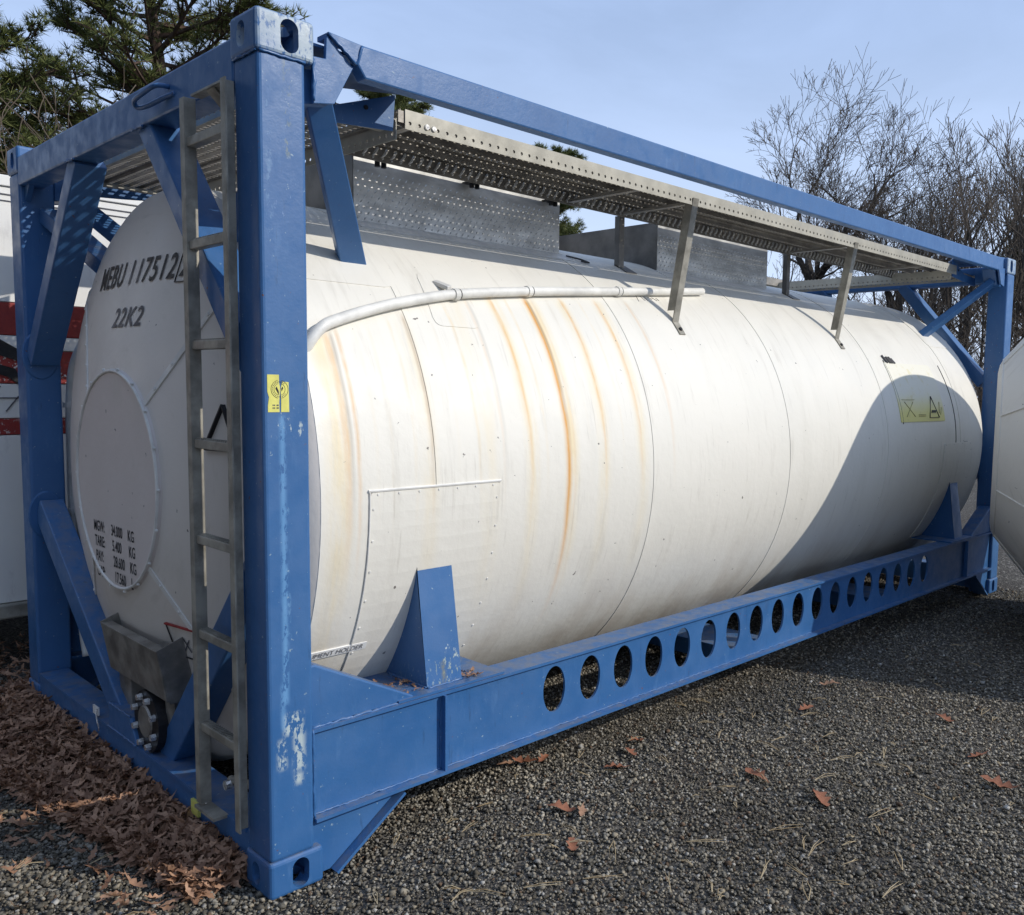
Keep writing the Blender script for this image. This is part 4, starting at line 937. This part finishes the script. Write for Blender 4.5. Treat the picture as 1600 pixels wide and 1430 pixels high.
def bare(seed, h, kind):
    g_ = TG(seed); g_.minr = .005 if h < 8 else .010
    if kind == 'oak':
        g_.grow(Vector((0, 0, -.1)), Vector((.02, 0, 1)), h*.50, h*.024, 0, 0, .04, .06, [1], .4, .5); top = Vector(g_.trunk.v[-4]); r0 = h*.021
        for k in range(4):
            az = k*1.571+g_.r.uniform(-.5, .5); tl = g_.r.uniform(.3, .62); fork(g_, top-Vector((0, 0, .15+.35*k)), Vector((math.cos(az)*tl, math.sin(az)*tl, 1)).normalized(), h*.135*g_.r.uniform(.85, 1.2), r0*(.75-.08*k), 1, 9, .43, .80, .02, .12, .6)
    elif kind == 'slim':
        g_.grow(Vector((0, 0, -.1)), Vector((0, .02, 1)), h*.50, h*.009, 0, 0, .045, .06, [1], .4, .5)
        top = Vector(g_.trunk.v[-4]); fork(g_, top-Vector((0, 0, .05)), Vector((0, 0, 1)), h*.13, h*.0062, 1, 6, .42, .80, .06, .10, .45)
        for k in range(5):
            z = h*(.22+.055*k+.03*g_.r.random()); i0 = min(int(z/(h*.1)), 4); v = Vector(g_.trunk.v[i0*7]); az = g_.r.random()*6.283; fork(g_, Vector((v.x, v.y, z)), Vector((math.cos(az), math.sin(az), .9)).normalized(), h*.085, h*.003, 3, 6, .45, .85, .06, .1, .4)
    else: fork(g_, Vector((0, 0, -.1)), Vector((0, .02, 1)), h*.16, h*.014, 0, 7, .55, .86, .045, .13, .8)
    return g_.trunk.mesh('trunk', False), g_.limbs.mesh('limbs', False), g_.crown.mesh('crown', False)
VAR = {}
def variant(key, seed, h, kind):
    if key not in VAR: VAR[key] = bare(seed, h, kind)
    return VAR[key]
def tree(name, label, key, seed, h, kind, px, depth, scale=1., group=None, rotz=None, mats=('bark', 'twig_grey')):
    tm, lm_, cm = variant(key, seed, h, kind); x, y = ground_at(px, depth); t = thing(name, label, 'tree', (x, y, 0), group)
    for nm, me_, mt in (('trunk', tm, mats[0]), ('limbs', lm_, mats[0]), ('crown', cm, mats[1])):
        if not me_.materials: me_.materials.append(MATS[mt])
        o = bpy.data.objects.new(nm, me_); link(o); o.parent = t
    t.rotation_euler.z = random.uniform(0, 6.28) if rotz is None else rotz; t.scale = (scale,)*3; return t
tree('oak_tree', 'tall bare oak with a wide round crown standing above the blue rail', 'oak1', 128, 15.5, 'oak', 1262, 38, .78, None, -1.08)
tree('oak_tree', 'smaller bare oak just right of the tallest round-crowned oak', 'oak2', 149, 15.5, 'oak', 1385, 37, .64, None, -1.08)
tree('bare_tree', 'small bare tree low to the left of the round-crowned oak', 'bush1', 5, 9, 'bush', 1190, 40, .85, None, 0.)
kk = 0
for px in range(1400, 1760, 13):
    for rep in range(2):
        key = 'slim%d' % (kk % 5); dep = random.uniform(26, 46); tree('bare_tree', 'bare leafless tree among the dense wood at the right', key, 40+kk % 5, 12, 'slim', px+random.uniform(-9, 9), dep, dep/36*random.uniform(.74, .98)*(.88 if px < 1470 else 1.0), 'bare trees in the wood'); kk += 1
for px in range(600, 1425, 24):
    key = ('bush%d' % (2+kk % 3)) if kk % 2 else 'slim%d' % (kk % 5); dep = random.uniform(38, 54)
    hgt = (.50 if px < 1150 else .62)+.08*random.random()
    tree('bare_tree', 'low bare tree in the line seen under the blue top rail', key, 60+kk % 3 if key[0] == 'b' else 40+kk % 5, 9 if key[0] == 'b' else 12, 'bush' if key[0] == 'b' else 'slim', px+random.uniform(-12, 12), dep, dep/36*hgt*(1.25 if key[0] == 'b' else 1.), 'low trees behind the walkway'); kk += 1
# pines
def pine(seed, h, crown0, spread, ntuft=17):
    r_ = random.Random(seed); tk = MB(); cr = MB(); nd = MB(); p = Vector((0, 0, -.1)); pts = [p]; d = Vector((0, 0, 1))
    for i in range(10): d = (d+Vector((r_.gauss(0, .05), r_.gauss(0, .05), .1))).normalized(); p = p+d*h/10; pts.append(p)
    tk.tube(pts, [h*.017*(1-.085*i) for i in range(11)], 8, False)
    def tuft(c_, dr, sz):
        for k in range(ntuft):
            a = Vector((r_.gauss(0, 1), r_.gauss(0, 1), r_.gauss(.35, .8)))+dr*.9; a.normalize(); s_ = a.orthogonal().normalized()*sz*.085
            s_.rotate(Matrix.Rotation(r_.random()*6.28, 3, a)); b0 = c_+a*sz*.05; nd.add([b0-s_*.5, b0+s_*.5, c_+a*sz*r_.uniform(.7, 1.1)+s_*.3], [(0, 1, 2)])
    nl = 88
    for i in range(nl):
        t = crown0+(1-crown0)*(i+.5*r_.random())/nl; j = t*10; i0 = min(int(j), 9); base = pts[i0].lerp(pts[i0+1], j-i0); az = i*2.4+r_.uniform(-.5, .5)
        ln = spread*(1-.62*((t-crown0)/(1-crown0))**1.6)*r_.uniform(.55, 1.1); dr = Vector((math.cos(az), math.sin(az), r_.uniform(-.05, .45))).normalized(); q = base.copy(); lp = [q.copy()]
        for s_ in range(6): dr = (dr+Vector((r_.gauss(0, .12), r_.gauss(0, .12), r_.gauss(.05, .08)))).normalized(); q = q+dr*ln/6; lp.append(q.copy())
        cr.tube(lp, [h*.0055*(1-.14*k)*(.6+.4*(1-t)) for k in range(7)], 4, False)
        for s_ in range(24):
            u_ = .25+.75*r_.random()**.7; j2 = u_*6; i2 = min(int(j2), 5); b2 = lp[i2].lerp(lp[i2+1], j2-i2); d2 = (dr+Vector((r_.gauss(0, .8), r_.gauss(0, .8), r_.gauss(.3, .4)))).normalized(); l2 = ln*.26*r_.uniform(.5, 1.2)
            e2 = b2+d2*l2; cr.tube([b2, b2.lerp(e2, .5)+Vector((0, 0, .02)), e2], [h*.0014, h*.0011, h*.0008], 3, False)
            for w_ in (.3, .55, .8, 1.): tuft(b2.lerp(e2, w_)+Vector((r_.gauss(0, .05), r_.gauss(0, .05), .03)), d2, .155*r_.uniform(.8, 1.3))
    return tk.mesh('trunk', False), cr.mesh('limbs', False), nd.mesh('needles', False)
def pine_tree(label, ms, px, depth, scale=1., rotz=0.):
    x, y = ground_at(px, depth); t = thing('pine_tree', label, 'tree', (x, y, 0)); t.rotation_euler.z = rotz; t.scale = (scale,)*3
    for nm, me_, mt in (('trunk', ms[0], 'pine_bark'), ('limbs', ms[1], 'pine_bark'), ('crown', ms[2], 'needles')):
        if not me_.materials: me_.materials.append(MATS[mt])
        o = bpy.data.objects.new(nm, me_); link(o); o.parent = t
    return t
PN1, PN2 = pine(3, 11.5, .38, 2.5), pine(8, 8.4, .42, 2.1)
pine_tree('tall green pine behind the top of the nearest corner post', PN1, 305, 18, 1., 2.2)
pine_tree('shorter green pine at the left edge above the frame', PN2, -8, 16.5, 1.0, 1.)
pine_tree('distant pine top showing between rail and walkway near the gusset', PN2, 668, 40, 1.62, 2.)
pine_tree('small distant pine top under the rail right of the first', PN2, 800, 48, 1.62, 4.)
pine_tree('dark evergreen standing in the wood at the right edge', PN1, 1590, 44, .92, 3.)
for k, dg in enumerate(range(106, 226, 9)):  # unseen pines, added to block low sky and darken the near end
    for ring, (rad_, ms) in enumerate(((11.5, PN1), (15., PN2), (19., PN1))):
        a_ = R(dg+random.uniform(-3, 3)+3*ring); x, y = CAM.x+rad_*math.cos(a_), CAM.y+rad_*math.sin(a_); t = thing('pine_tree', 'unseen pine added left of the yard to shade the near end', 'tree', (x, y, 0), 'unseen pines added for shade left of the yard'); t.rotation_euler.z = random.uniform(0, 6.28); t.scale = (random.uniform(.85, 1.1),)*3
        for nm, me_ in (('trunk', ms[0]), ('limbs', ms[1]), ('crown', ms[2])): o = bpy.data.objects.new(nm, me_); link(o); o.parent = t
tree('bare_tree', 'twiggy bare tree at the left edge in front of the pines', 'bush9', 71, 7.2, 'bush', 55, 14.5, 1.22, None, .3)
tree('bare_tree', 'smaller twiggy bare tree between the two left pines', 'bush9', 71, 7.2, 'bush', 150, 15.5, 1.12, None, 2.9)
# wood floor and thicket
fl = MB(); nx, ny = 60, 8
for i in range(nx+1):
    for j in range(ny+1):
        px = 300+1800*i/nx; dep = 21+6*j; x, y = ground_at(px, dep); fl.v.append((x, y, -.02 if j == 0 else .02+.10*j+.18*math.sin(i*.9+j)*min(j, 2)/2+.1*random.random()))
fl.f = [(i*(ny+1)+j, (i+1)*(ny+1)+j, (i+1)*(ny+1)+j+1, i*(ny+1)+j+1) for i in range(nx) for j in range(ny)]
o = obj('wood_floor', fl.mesh('wf', False), 'wood_floor', None, 0, 2, True); o['kind'] = 'structure'
tk = MB()
for i in range(5200):
    px = random.uniform(560, 1800); dep = random.uniform(24, 44); x, y = ground_at(px, dep); h = random.uniform(.5, 3.4)*(1.15 if px > 1350 else .8); a = random.gauss(0, .32); c_ = random.gauss(0, .32)
    p0 = Vector((x, y, .1)); p1 = p0+Vector((a*h*.5, c_*h*.5, h*.55)); p2 = p1+Vector((a*h*.7+random.gauss(0, .3), c_*h*.7+random.gauss(0, .3), h*.45))
    tk.tube([p0, p1, p2], [.014, .010, .004], 3, False)
    for k in range(3):
        b0 = p0.lerp(p2, random.uniform(.3, .95)); tk.tube([b0, b0+Vector((random.gauss(0, .4), random.gauss(0, .4), random.uniform(0, .7)))], [.007, .003], 3, False)
o = obj('thicket', tk.mesh('thicket', False), 'twig_grey'); o['kind'] = 'stuff'; tag(o, 'brown leafless undergrowth filling the wood below the trees', 'undergrowth')
V = np.zeros((9000, 3)); 
for i in range(3000):
    px = random.uniform(1250, 1800); dep = random.uniform(26, 44); x, y = ground_at(px, dep); z = random.uniform(.1, 2.6)*random.random()**.5; c_ = np.array([x, y, z])
    V[3*i:3*i+3] = c_+RNG.normal(size=(3, 3))*.09
o = obj('dead_leaves_on_brush', pts_mesh(V, np.arange(9000).reshape(-1, 3), 'bl'), 'dry_leaf'); o['kind'] = 'stuff'; tag(o, 'dead brown leaves clinging in the undergrowth at the right', 'dead leaves')
S.render.engine = 'CYCLES'
